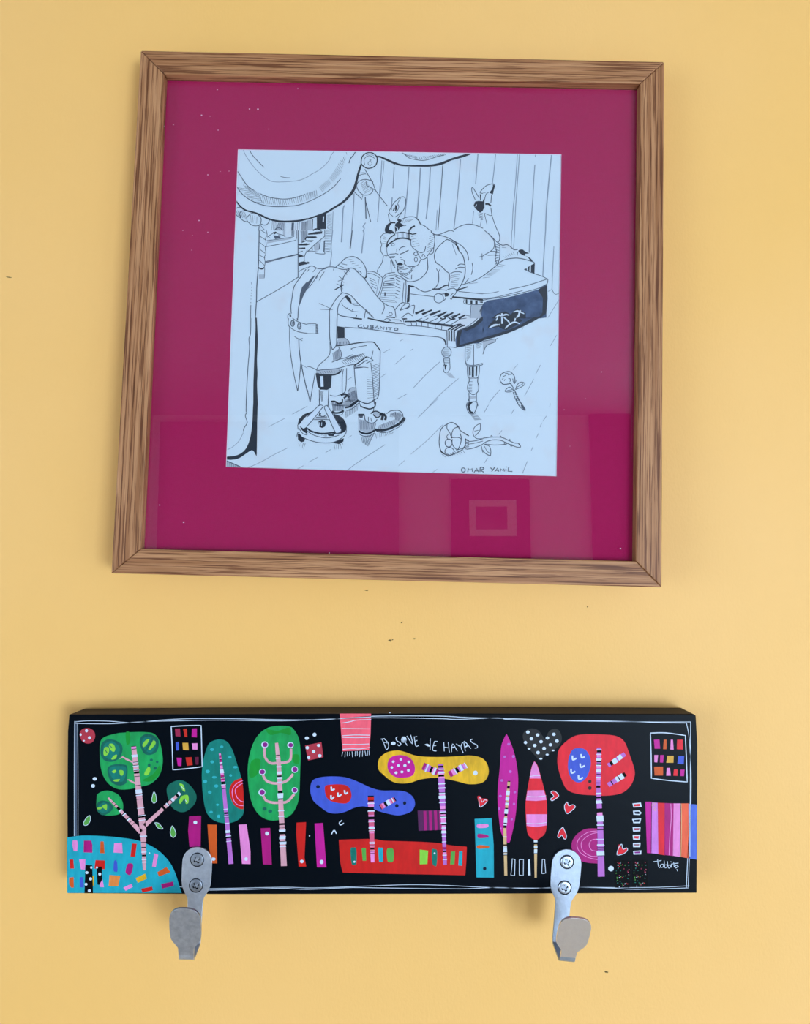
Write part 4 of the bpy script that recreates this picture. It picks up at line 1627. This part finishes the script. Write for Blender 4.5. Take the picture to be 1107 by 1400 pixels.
# the opposite wall with its wide window opening (x 1.1..3.2), and the left one, its opening cut for the added fill light (y -3..-1)
def wall_open(name, lo, hi, t0, t1, a, b, c, d, m, along):
    parts = [((lo, a), (0, H)), ((b, hi), (0, H)), ((a, b), (0, c)), ((a, b), (d, H))]
    v, f = [], []
    for (p, q), (za, zb) in parts:
        n = len(v)
        v += [((u, t, z) if along == 'x' else (t, u, z)) for u in (p, q) for t in (t0, t1) for z in (za, zb)]
        f += [tuple(n + i for i in q_) for q_ in [(0, 1, 3, 2), (4, 6, 7, 5), (0, 4, 5, 1), (2, 3, 7, 6), (0, 2, 6, 4), (1, 5, 7, 3)]]
    o = link_mesh(name, v, f, m, origin=Vector((0, t0, 0) if along == 'x' else (t0, 0, 0))); o['kind'] = 'structure'
wall_open('wall_back', RX0, RX1, RY - 0.1, RY, 1.10, 3.20, 0.15, 1.65, BACK_WALL, 'x')
wall_open('wall_left', RY - 0.1, 0.0, RX0 - 0.1, RX0, -3.0, -1.0, 0.5, 2.1, WHITE_WALL, 'y')

# small chips and marks in the wall paint
CHIP = mat('bare_plaster_chip', srgb(120, 92, 46), 0.9)
WP = Plane((0, 0, 0), (0, -1, 0))
def chip(px, py, rx, ry, a=0.0):
    n = 9; vs = []
    for i in range(n):
        t = 2 * PI * i / n; r = random.uniform(0.6, 1.15)
        x, y = rx * r * math.cos(t), ry * r * math.sin(t)
        vs.append(WP.at(px + x * math.cos(a) - y * math.sin(a), py + x * math.sin(a) + y * math.cos(a), 0.0002))
    vs.append(WP.at(px, py, 0.0005))
    link_mesh('paint_chip', vs, [(i, (i + 1) % n, n) for i in range(n)], CHIP, wf, origin=vs[-1])
for a in [(501, 807, 3.2, 1.0), (549, 851, 1.4, 1.3), (533, 875.5, 2.6, 1.8), (536.5, 874.5, 1.2, .9), (566.5, 873.3, 2, .9),
          (12, 379, 4.5, .7, .15), (829, 1329, 3, 1.4, .3), (803, 829.5, 1, 1), (227, 962.4, 13, .25)]:
    chip(*a)

# ------------------------------------------------------------------ what hangs on the opposite wall (seen in the picture glass)
def refl_wall(px, py):
    '''where the opposite wall is seen reflected in the picture glass'''
    p = FP.at(px, py); d = ray(px, py).normalized()
    r = d - 2 * d.dot(FP.n) * FP.n
    t = (RY - p.y) / r.y
    return p + r * t
# ------------------------------------------------------------------ ink drawing
INKC = {'d': (38, 46, 58), 'm': (78, 88, 104), 'l': (140, 152, 168), 'g': (172, 180, 192), 'b': (58, 78, 110), 'w': (204, 216, 230)}
INK = {k: mat('ink_' + k, srgb(*c), 0.7, spec=0.2) for k, c in INKC.items()}
INK['b'] = mottled('ink_b', srgb(44, 62, 92), srgb(78, 98, 132), 110, 0.7, spec=0.2)
LAY = {'g': 1, 'b': 1, 'l': 3, 'm': 4, 'd': 5, 'w': 6}
IS = {k: Sheet(PP, 0.00002, 0.00002) for k in ('wash', 'fine', 'pen', 'solid', 'white')}
WHICH = {'g': 'wash', 'b': 'wash', 'l': 'fine', 'm': 'pen', 'd': 'solid', 'w': 'white'}
# keep every mark inside the sheet's window
def draw_ink(txt):
    ox = oy = 0; s = 120 / 1107.0
    def P(tok, w_):
        q = tok.split(','); ww = float(q[2]) if len(q) > 2 else w_
        return (ox + float(q[0]) * s, oy + float(q[1]) * s, ww)
    for ln in txt.strip().splitlines():
        ln = ln.strip()
        if not ln: continue
        if ln[0] == '@':
            ox, oy = [float(a) for a in ln[1:].split(',')]; continue
        t = ln.split()
        if t[0] == 'h':
            tone, w_ = t[1][0], float(t[1][1:] or 1); n = int(t[2]); a, b, c, d = [P(q, w_) for q in t[3:7]]
            S_ = IS[WHICH[tone]]
            for i in range(n):
                k = i / (n - 1); r = lambda: random.uniform(-0.35, 0.35)
                p = (a[0] + (c[0] - a[0]) * k + r(), a[1] + (c[1] - a[1]) * k + r(), w_)
                q = (b[0] + (d[0] - b[0]) * k + r(), b[1] + (d[1] - b[1]) * k + r(), w_ * 0.7)
                S_.stroke([p, q], INK[tone], LAY[tone])
        elif t[0] == 'e':
            tone, w_ = t[1][0], float(t[1][1:] or 1); c = P(t[2], w_); rx, ry = [float(a) * s for a in t[3].split(',')]
            IS[WHICH[tone]].stroke([(c[0] + rx * math.cos(2 * PI * i / 18), c[1] + ry * math.sin(2 * PI * i / 18), w_) for i in range(19)], INK[tone], LAY[tone])
        elif t[0][0] == 'f' and len(t[0]) == 2:
            tone = t[0][1]; pts = [P(q, 1) for q in t[1:]]
            lay = LAY[tone] - (2 if tone == 'd' else 0)
            if tone == 'w': IS['white'].poly(pts, INK['w'], 3.6)
            else:
                if len(pts) > 7: pts = smooth_pts(pts, True, 2)
                IS[WHICH[tone]].poly(pts, INK[tone], 2 if tone in 'dm' else 1)
        else:
            pl = t[0][0] == 'p'; q = t[0][1:] if pl else t[0]
            tone, w_ = q[0], float(q[1:] or 1)
            pts = [P(a, w_) for a in t[1:]]
            if tone in 'dw': pts = [(a[0], a[1], a[2] * 1.2) for a in pts]
            if not pl: pts = smooth_pts(pts)
            IS[WHICH[tone]].stroke(pts, INK[tone], LAY[tone])
draw_ink(INK_TXT)
# every mark ends at the edge of the mount's window
def clip_to_window(S_):
    pv = [PP.at(*p) for p in PAP]
    bm = bmesh.new(); vs = [bm.verts.new(v) for v in S_.v]
    for f_, m_ in zip(S_.f, S_.m):
        try: bm.faces.new([vs[i] for i in f_]).material_index = m_
        except ValueError: pass
    c = sum(pv, Vector()) / 4
    for i in range(4):
        a, b = pv[i], pv[(i + 1) % 4]; n = (b - a).cross(FN).normalized()
        if n.dot(c - a) > 0: n = -n
        bmesh.ops.bisect_plane(bm, geom=bm.verts[:] + bm.edges[:] + bm.faces[:], plane_co=a, plane_no=n, clear_outer=True)
    bm.verts.index_update()
    S_.v = [v.co.copy() for v in bm.verts]; S_.f = [tuple(v.index for v in f_.verts) for f_ in bm.faces]; S_.m = [f_.material_index for f_ in bm.faces]
    bm.free()
for k in IS: clip_to_window(IS[k])
IS['wash'].build('grey_wash', sheet, 'pale grey and blue ink wash')['kind'] = 'stuff'
IS['fine'].build('pencil_line', sheet, 'faint pencil lines')['kind'] = 'stuff'
IS['pen'].build('pen_line', sheet, 'fine pen outlines and hatching')['kind'] = 'stuff'
IS['solid'].build('solid_ink', sheet, 'heavy dark ink strokes')['kind'] = 'stuff'
IS['white'].build('white_line', sheet, 'white palm trees and highlights')['kind'] = 'stuff'
# dust specks on the glass
DUST = mat('dust', srgb(225, 200, 215), 0.9)
GP = Plane(FP.o - FN * 0.0062, FN); S_ = Sheet(GP, 0.00001, 0.00001)
for x, y, r in [(225.5, 144.5, .7), (224.5, 172.5, .7), (275.5, 157.5, 1.0), (237, 170.5, .6), (287, 159, .5), (341, 149, 1.0), (352.5, 149.3, 1.2), (297, 122.5, .7),
                (407, 121, .6), (215, 244, .7), (284, 239, .8), (233, 680, .0), (251, 714, 1.1), (218, 690.5, .8), (848, 750, 1.0), (256, 336, .0), (272, 301.5, 1), (250, 315, .6), (284, 317.5, .7),
                (263, 322, .5), (450, 756, 1), (822, 508.5, .8), (367, 176.5, .5), (298, 178, .7), (313, 234, .6), (301, 234.5, .5), (262, 342, .5), (800, 545, .5), (771, 560, .5), (779, 610, .5)]:
    if r: S_.ellipse(x, y, r, r * .8, DUST, 0, 7)
S_.build('dust_speck', fr)['kind'] = 'stuff'

# ------------------------------------------------------------------ the painted coat rack
BP = Plane((0, -0.0240, 0), (0, -1, 0))
RP = Plane((0, -0.0008, 0), (0, -1, 0))
fc = [(94.3, 976.8), (300, 976.2), (600, 975.2), (800, 975.8), (948, 976.2), (951.3, 978.5), (953.5, 1018), (953.2, 1100), (952.4, 1221), (600, 1222.5), (300, 1222.8), (92, 1221.5), (91.6, 1100), (92.4, 1000)]
fv = [BP.at(*p) for p in fc]
cb = sum(fv, Vector()) / len(fv)
rack = empty('coat_rack', Vector(((fv[0].x + fv[4].x) / 2, 0, fv[-3].z)), 'long black wooden coat rack painted with colourful trees, two metal hooks, below the framed drawing', 'coat rack')
bv = []
for p in fv: bv.append(Vector((p.x, RP.o.y, p.z)))
# the rear top corners are cut back a little
bv[0] += Vector((0.0028, 0, -0.0006)); bv[4] += Vector((-0.0002, 0, -0.0004)); bv[5] += Vector((-0.0012, 0, 0))
n = len(fv)
BLACK = mat('black_board_paint', srgb(2, 8, 16), 0.38, spec=0.06); N, L, B = nodes_of(BLACK)
_n = noise(N, L, 180, 4, 0.6, stretch=(0.5, 1, 1)); _bp = N.new('ShaderNodeBump'); _bp.inputs['Strength'].default_value = 0.25; _bp.inputs['Distance'].default_value = 0.0004
L.new(_n.outputs['Fac'], _bp.inputs['Height']); L.new(_bp.outputs['Normal'], B.inputs['Normal'])
TOPW = mottled('worn_black_edge', srgb(38, 32, 29), srgb(62, 53, 47), 90, 0.8, stretch=(0.15, 1, 1))
faces = [tuple(range(n)), tuple(range(2 * n - 1, n - 1, -1))] + [((i + 1) % n, i, n + i, n + (i + 1) % n) for i in range(n)]
mi = [0, 0] + [1 if i < 4 else 0 for i in range(n)]
board = link_mesh('board', fv + bv, faces, [BLACK, TOPW], rack, mi, origin=cb)
bevel(board, 0.0007, 2)

PC = dict(k=(6, 7, 9), k2=(18, 30, 50), k3=(26, 26, 28), W=(205, 216, 232), w=(110, 126, 150),
          G1=(24, 158, 82), G2=(6, 98, 82), G3=(132, 200, 62), G4=(16, 140, 44), G5=(86, 160, 66), tl=(6, 118, 104), tl2=(8, 124, 112),
          tq=(24, 158, 176), tq2=(48, 168, 176), pk=(228, 132, 196), pp=(214, 156, 168), mg=(168, 12, 112), mg2=(192, 20, 140),
          rd=(200, 22, 16), rd2=(196, 38, 26), rd3=(222, 30, 46), bl=(62, 84, 190), bl2=(78, 104, 200), yl=(228, 174, 30), yl2=(214, 160, 60),
          cm=(160, 34, 72), cm2=(96, 14, 54), dr=(176, 50, 66), lp=(184, 104, 190), lp2=(206, 122, 208), pu=(134, 30, 128),
          sa=(246, 94, 112), ta=(206, 170, 120), dp=(208, 84, 118), dp2=(150, 110, 120), du=(84, 26, 78))
PC['or'] = (206, 84, 24); PC['or2'] = (222, 130, 60); PC['or3'] = (232, 96, 62)
PM = {}
def pm(c):
    if c not in PM:
        r, g, b = PC[c]
        if c in ('W', 'w', 'k', 'k2'): PM[c] = mat('paint_' + c, srgb(r, g, b), 0.5, spec=0.06 if c[0] == 'k' else 0.22)
        else:
            f1 = 0.86 if c in ('G1', 'G2', 'tl', 'tl2', 'yl') else 0.94
            PM[c] = mottled('paint_' + c, srgb(r * f1, g * f1, b * f1), srgb(min(255, r * 1.06), min(255, g * 1.06), min(255, b * 1.06)), 160, 0.5, stretch=(1, 1, 0.35), spec=0.22)
    return PM[c]
def draw_board(txt):
    SPLIT = {'painted_leaf', 'painted_heart', 'painted_strip', 'painted_bar', 'painted_bead', 'painted_dot', 'painted_mark', 'painted_rug'}
    part = [None]; cur = [None]; state = dict(name=None, label=None, sub=None); pend = []
    def new(): return Sheet(BP, 0.000025, 0.00004)
    def flush():
        if not pend: return
        nm, lb, sub = state['name'], state['label'], state['sub']
        if sub:
            S_ = new()
            for fn, _, _ in pend: fn(S_)
            if part[0] is None:
                part[0] = S_.build(nm, rack, lb)
            else:
                S_.build(sub, part[0])
        elif nm in SPLIT:
            groups = []
            for fn, lay, _ in pend:
                T = new(); fn(T); c = (sum(a for a, _ in T.bb) / len(T.bb), sum(b for _, b in T.bb) / len(T.bb))
                g = None
                if lay > 1:
                    for bbx, S_ in groups:
                        if bbx[0] - 2 <= c[0] <= bbx[1] + 2 and bbx[2] - 2 <= c[1] <= bbx[3] + 2: g = S_
                if g is None and nm == 'painted_rug' and groups: g = groups[-1][1]
                if g is None:
                    g = new(); xs = [a for a, _ in T.bb]; ys = [b for _, b in T.bb]
                    groups.append(((min(xs), max(xs), min(ys), max(ys)), g))
                fn(g)
            for _, S_ in groups: S_.build(nm, rack, lb if len(groups) == 1 else None)
        else:
            S_ = new()
            for fn, _, _ in pend: fn(S_)
            S_.build(nm, rack, lb)
        pend.clear()
    ox = oy = 0.0; sc = 1.0
    for ln in txt.strip().splitlines():
        ln = ln.strip()
        if not ln: continue
        if ln.startswith('>>'):
            flush(); state['sub'] = ln[2:].strip()
            continue
        if ln[0] == '>':
            flush(); q = ln[1:].split('|'); state.update(name=q[0].strip(), label=q[1].strip() if len(q) > 1 else None, sub=None)
            part[0] = None
            continue
        if ln[0] == '@':
            ox, oy, sc = [float(a) for a in ln[1:].split(',')]; continue
        t = ln.split(); kind, col = t[0], t[1]
        # a painted tree: its crown is the part, trunk and branches are its sub-parts
        def P(tok, w_=1.0, ox=ox, oy=oy, sc=sc):
            q = tok.split(','); return (ox + float(q[0]) / sc, oy + float(q[1]) / sc, w_, len(q) > 2)
        if kind in 'FPE': lay = int(t[2])
        if kind == 'F':
            pts = smooth_pts([P(a) for a in t[3:]], True, 4)
            pend.append((lambda S_, pts=pts, col=col, lay=lay: S_.poly(pts, pm(col), lay), lay, 0))
        elif kind == 'P':
            pts = [P(a) for a in t[3:]]
            pend.append((lambda S_, pts=pts, col=col, lay=lay: S_.poly(pts, pm(col), lay), lay, 0))
        elif kind == 'E':
            c = P(t[3]); rx, ry = [float(a) / sc for a in t[4].split(',')]
            pend.append((lambda S_, c=c, rx=rx, ry=ry, col=col, lay=lay: S_.ellipse(c[0], c[1], rx, ry, pm(col), lay, 14), lay, 0))
        elif kind == 'S':
            lay = int(t[2]); w_ = float(t[3]); pts = [P(a, w_) for a in t[4:]]
            pts = smooth_pts(pts, False, 4)
            pend.append((lambda S_, pts=pts, col=col, lay=lay: S_.stroke(pts, pm(col), lay), lay, 0))
        elif kind == 'B':                                       # a banded birch-like trunk
            lay = int(t[1]); a, b = P(t[2]), P(t[3]); w0, w1 = float(t[4]) / sc, float(t[5]) / sc
            bands = []
            for q in t[6:]:
                i = len(q.rstrip('0123456789')); c_ = q[:i]
                bands.append((c_, float(q[i:])))
            # colour keys that end in a digit are written like rd3 only in fills
            tot = sum(x for _, x in bands)
            def fn(S_, a=a, b=b, w0=w0, w1=w1, bands=bands, tot=tot, lay=lay):
                dx, dy = b[0] - a[0], b[1] - a[1]; l = math.hypot(dx, dy); ux, uy = dx / l, dy / l; s_ = 0
                for c_, ln_ in bands:
                    e = s_ + ln_ / tot; q = []
                    j = 1.16 if c_ == 'W' else (0.94 if c_ == 'k' else 1)
                    for tt, sg in ((s_, 1), (e, 1), (e, -1), (s_, -1)):
                        wv = (w0 + (w1 - w0) * tt) / 2 * j
                        if c_ == 'W': wv *= random.uniform(0.9, 1.15)
                        q.append((a[0] + dx * tt - uy * wv * sg, a[1] + dy * tt + ux * wv * sg))
                    S_.poly(q, pm(c_), lay); s_ = e
            pend.append((fn, lay, 0))
        elif kind == 'X':                                       # sprinkled flecks
            lay = int(col); a, b = P(t[2]), P(t[3]); n_ = int(t[4])
            def fn(S_, a=a, b=b, n_=n_, lay=lay):
                rr = random.Random(3)
                for _ in range(n_):
                    x, y = rr.uniform(a[0] + 1, b[0] - 1), rr.uniform(a[1] + 1, b[1] - 1); g = rr.uniform(0, PI); l_ = rr.uniform(.7, 1.8)
                    S_.stroke([(x, y, 1.0), (x + l_ * math.cos(g), y + l_ * math.sin(g), 0.8)], pm(rr.choice(['rd3', 'dp', 'G5', 'W', 'tl', 'cm'])), lay)
            pend.append((fn, lay, 0))
    flush()
draw_board(BOARD_TXT)

# ------------------------------------------------------------------ hooks
def steel(name, c0, c1, rough):
    m = mottled(name, c0, c1, 260, rough, metal=1.0, bump=0.12, bscale=500)
    return m
U = 0.574 / F                                                   # metres per photograph pixel at the board's face
def hook(px, py, rot, mats, bend=0.021, cup=0.038, stem=88.0, cuplen=62.0, name_label=None, cs=1.0, W=(1, 1, 1)):
    '''bent from one steel strip: oval plate, straight shank, a fold forward, then the flared cup'''
    M0, M1 = mats
    T = 0.0017
    path = []                                                   # (y forward, z down, halfwidth) in metres
    hw = lambda a: a * U
    # oval plate: 39.5 px wide, straight-sided, round top, tapering to the shank
    pl = [(-33 + 19.8 * (1 - math.cos(t)), 19.8 * math.sin(t) * W[0]) for t in [PI / 2 * i / 9 for i in range(10)]]
    pl[0] = (-33, 1.5)
    pl += [(0, 19.9 * W[0]), (12, 19.6 * W[0]), (18, 18.8 * W[0]), (24, 16.8 * W[0]), (29, 14 * W[0]), (33, 11.6 * W[0]), (37, 10.3 * W[0]), (45, 10 * W[0]), (66, 9.8 * W[0]), (stem - 4, 9.8 * W[0])]
    for z, h in pl: path.append((0.0, z * U, h * U))
    zb = stem * U
    path.append((0.0012, zb + 0.0006, hw(9.8)))
    path.append((bend * 0.5, zb + 0.0016, hw(9.8)))
    path.append((bend - 0.0015, zb + 0.0020, hw(9.8)))
    path.append((bend, zb + 0.0008, hw(9.8)))
    k = (cup - bend) / (cuplen * cs)                                   # how much the cup leans out
    cp = [(3, 9.8), (12, 10.2), (15, 12.6), (20, 17.0), (24, 19.2), (30, 20.1), (38, 20.3), (49, 20.0), (54, 18.6), (57.5, 16.0), (60, 12.5), (61.6, 7.5), (62, 1.5)]
    for u, h in cp:
        u *= cs; path.append((bend + k * u, zb - u * U * 0.97, hw(h)))
    ny = []
    for i in range(len(path)):
        a, b = path[max(0, i - 1)], path[min(len(path) - 1, i + 1)]
        dy, dz = b[0] - a[0], b[1] - a[1]; l = math.hypot(dy, dz)
        ny.append((-dz / l, dy / l))                            # towards the plate's back
    ctr = BP.at(px, py); ctr.y = BP.o.y
    R = Matrix.Rotation(rot, 3, 'Y')
    def W_(x, y, z):                                            # x across, y forward, z down
        return ctr + R @ Vector((x, -y - T, -z))
    v, f = [], []
    for (y, z, h), (ay, az) in zip(path, ny):
        for sx, off in ((-1, 0), (1, 0), (1, T), (-1, T)):
            v.append(W_(sx * h, y + ay * off, z + az * off))
    K = len(path)
    for i in range(K - 1):
        for j in range(4):
            a, b = 4 * i + j, 4 * i + (j + 1) % 4
            f.append((a, b, b + 4, a + 4))
    f.append((0, 3, 2, 1)); e = 4 * (K - 1); f.append((e, e + 1, e + 2, e + 3))
    nf = len(f)
    cup_start = 4 * 24
    mi = [0] * nf
    for q in range(nf):
        if q < 4 * (K - 1) and q // 4 >= len(pl) + 4: mi[q] = 1
    mi[-1] = 1
    o = link_mesh('coat_hook', v, f, [M0, M1], rack, mi, origin=W_(0, 0, 0))
    if name_label: o['label'] = name_label
    bm = bmesh.new(); bm.from_mesh(o.data); bmesh.ops.recalc_face_normals(bm, faces=bm.faces); bm.to_mesh(o.data); bm.free()
    bevel(o, 0.0005, 2, 40)
    for z in (-16.5, 17.5): screw(W_(0, 0.0, z * U), R, o)
    return o
SCREW = steel('zinc_screw', srgb(170, 180, 196), srgb(196, 206, 220), 0.32)
DARKS = mat('screw_recess', srgb(22, 22, 24), 0.7, spec=0.2)
def screw(c, R, parent):
    rr = 0.0047
    def W_(x, z, y): return c + R @ Vector((x, -y, z))
    v, f, mi = [], [], []
    # sunk ring, domed head
    n = 48
    rings = [(rr * 1.16, 0.0000), (rr * 1.14, 0.0003), (rr * 1.02, 0.0001), (rr, 0.0003), (rr * .9, 0.0007), (rr * .72, 0.0008)]
    for r, y in rings: v += [W_(r * math.cos(2 * PI * i / n), r * math.sin(2 * PI * i / n), y) for i in range(n)]
    for k in range(len(rings) - 1):
        for i in range(n):
            a, b = k * n + i, k * n + (i + 1) % n
            f.append((a, b, b + n, a + n)); mi.append(1 if k == 1 else 0)
    # cross recess
    a, b = rr * 0.17, rr * 0.56; base_ring = (len(rings) - 1) * n; th = 0.5
    def rc(t):
        c_, s_ = abs(math.cos(t - th)) + 1e-6, abs(math.sin(t - th)) + 1e-6
        return max(min(b / c_, a / s_), min(a / c_, b / s_))
    m0 = len(v); ts = [2 * PI * i / n for i in range(n)]
    v += [W_(rc(t) * math.cos(t), rc(t) * math.sin(t), 0.0008) for t in ts]
    v += [W_(rc(t) * .6 * math.cos(t), rc(t) * .6 * math.sin(t), -0.0003) for t in ts]
    v.append(W_(0, 0, -0.0006))
    for i in range(n):
        j = (i + 1) % n
        f.append((base_ring + i, base_ring + j, m0 + j, m0 + i)); mi.append(0)
        f.append((m0 + i, m0 + j, m0 + n + j, m0 + n + i)); mi.append(1)
        f.append((m0 + n + i, m0 + n + j, m0 + 2 * n)); mi.append(1)
    o = link_mesh('screw', v, f, [SCREW, DARKS], parent, mi, origin=c)
    bm = bmesh.new(); bm.from_mesh(o.data); bmesh.ops.recalc_face_normals(bm, faces=bm.faces); bm.to_mesh(o.data); bm.free()
H1 = steel('zinc_plate', srgb(190, 196, 208), srgb(212, 218, 228), 0.42)
H1c = steel('brushed_zinc_cup', srgb(172, 176, 186), srgb(200, 204, 212), 0.45)
H2c = steel('satin_steel_cup', srgb(228, 224, 224), srgb(234, 231, 231), 0.42)
hook(269.5, 1191.0, math.radians(2.2), (H1, H1c), bend=0.019, cup=0.031, stem=91.5, cs=1.2, name_label='dull grey steel hook at the left end')
H2 = steel('bright_zinc_plate', srgb(160, 170, 184), srgb(176, 186, 200), 0.5)
hook(772.5, 1194.0, math.radians(5.8), (H2, H2c), bend=0.022, cup=0.037, cs=1.08, name_label='bright steel hook at the right end, screws catching the light')

# ------------------------------------------------------------------ things on the opposite wall that the picture glass mirrors
at_back = refl_wall
DARKF = mottled('dark_wood', srgb(46, 30, 24), srgb(62, 42, 32), 30, 0.6)
PALE = mat('pale_mount', srgb(236, 230, 224), 0.8)
DIM = mottled('dim_print', srgb(70, 50, 60), srgb(130, 100, 110), 6, 0.8)
GREYW = mottled('grey_door_paint', srgb(104, 104, 112), srgb(112, 112, 120), 5, 0.6)
def flat(name, p, q, d, m, parent, z0=None):
    x0, x1 = sorted((p.x, q.x)); za, z1 = sorted((p.z, q.z)); y = RY
    if z0 is None: z0 = za
    return box(name, ((x0 + x1) / 2, y + d / 2, (z0 + z1) / 2), (x1 - x0, d, z1 - z0), m, parent)
a, b = at_back(616, 655), at_back(726, 800)
poster = empty('dark_picture', Vector(((a.x + b.x) / 2, RY, min(a.z, b.z))), 'dark picture with a pale rectangle, mirrored faintly in the glass below the drawing', 'picture')
flat('panel', a, b, 0.02, DARKF, poster)
flat('pale_sheet', at_back(641, 684), at_back(706, 733), 0.024, PALE, poster)
flat('print', at_back(650, 693), at_back(693, 724), 0.027, DIM, poster)
a, b = at_back(235, 90), at_back(545, 760)
a.z = min(a.z, H - 0.05)
flat('door_1', a, b, 0.04, GREYW, None, 0.0)['kind'] = 'structure'
flat('door_2', at_back(805, 556), at_back(866, 760), 0.04, DARKF, None, 0.0)['kind'] = 'structure'
flat('trim_1', at_back(785, 512), at_back(872, 519), 0.03, DARKF, None)['kind'] = 'structure'
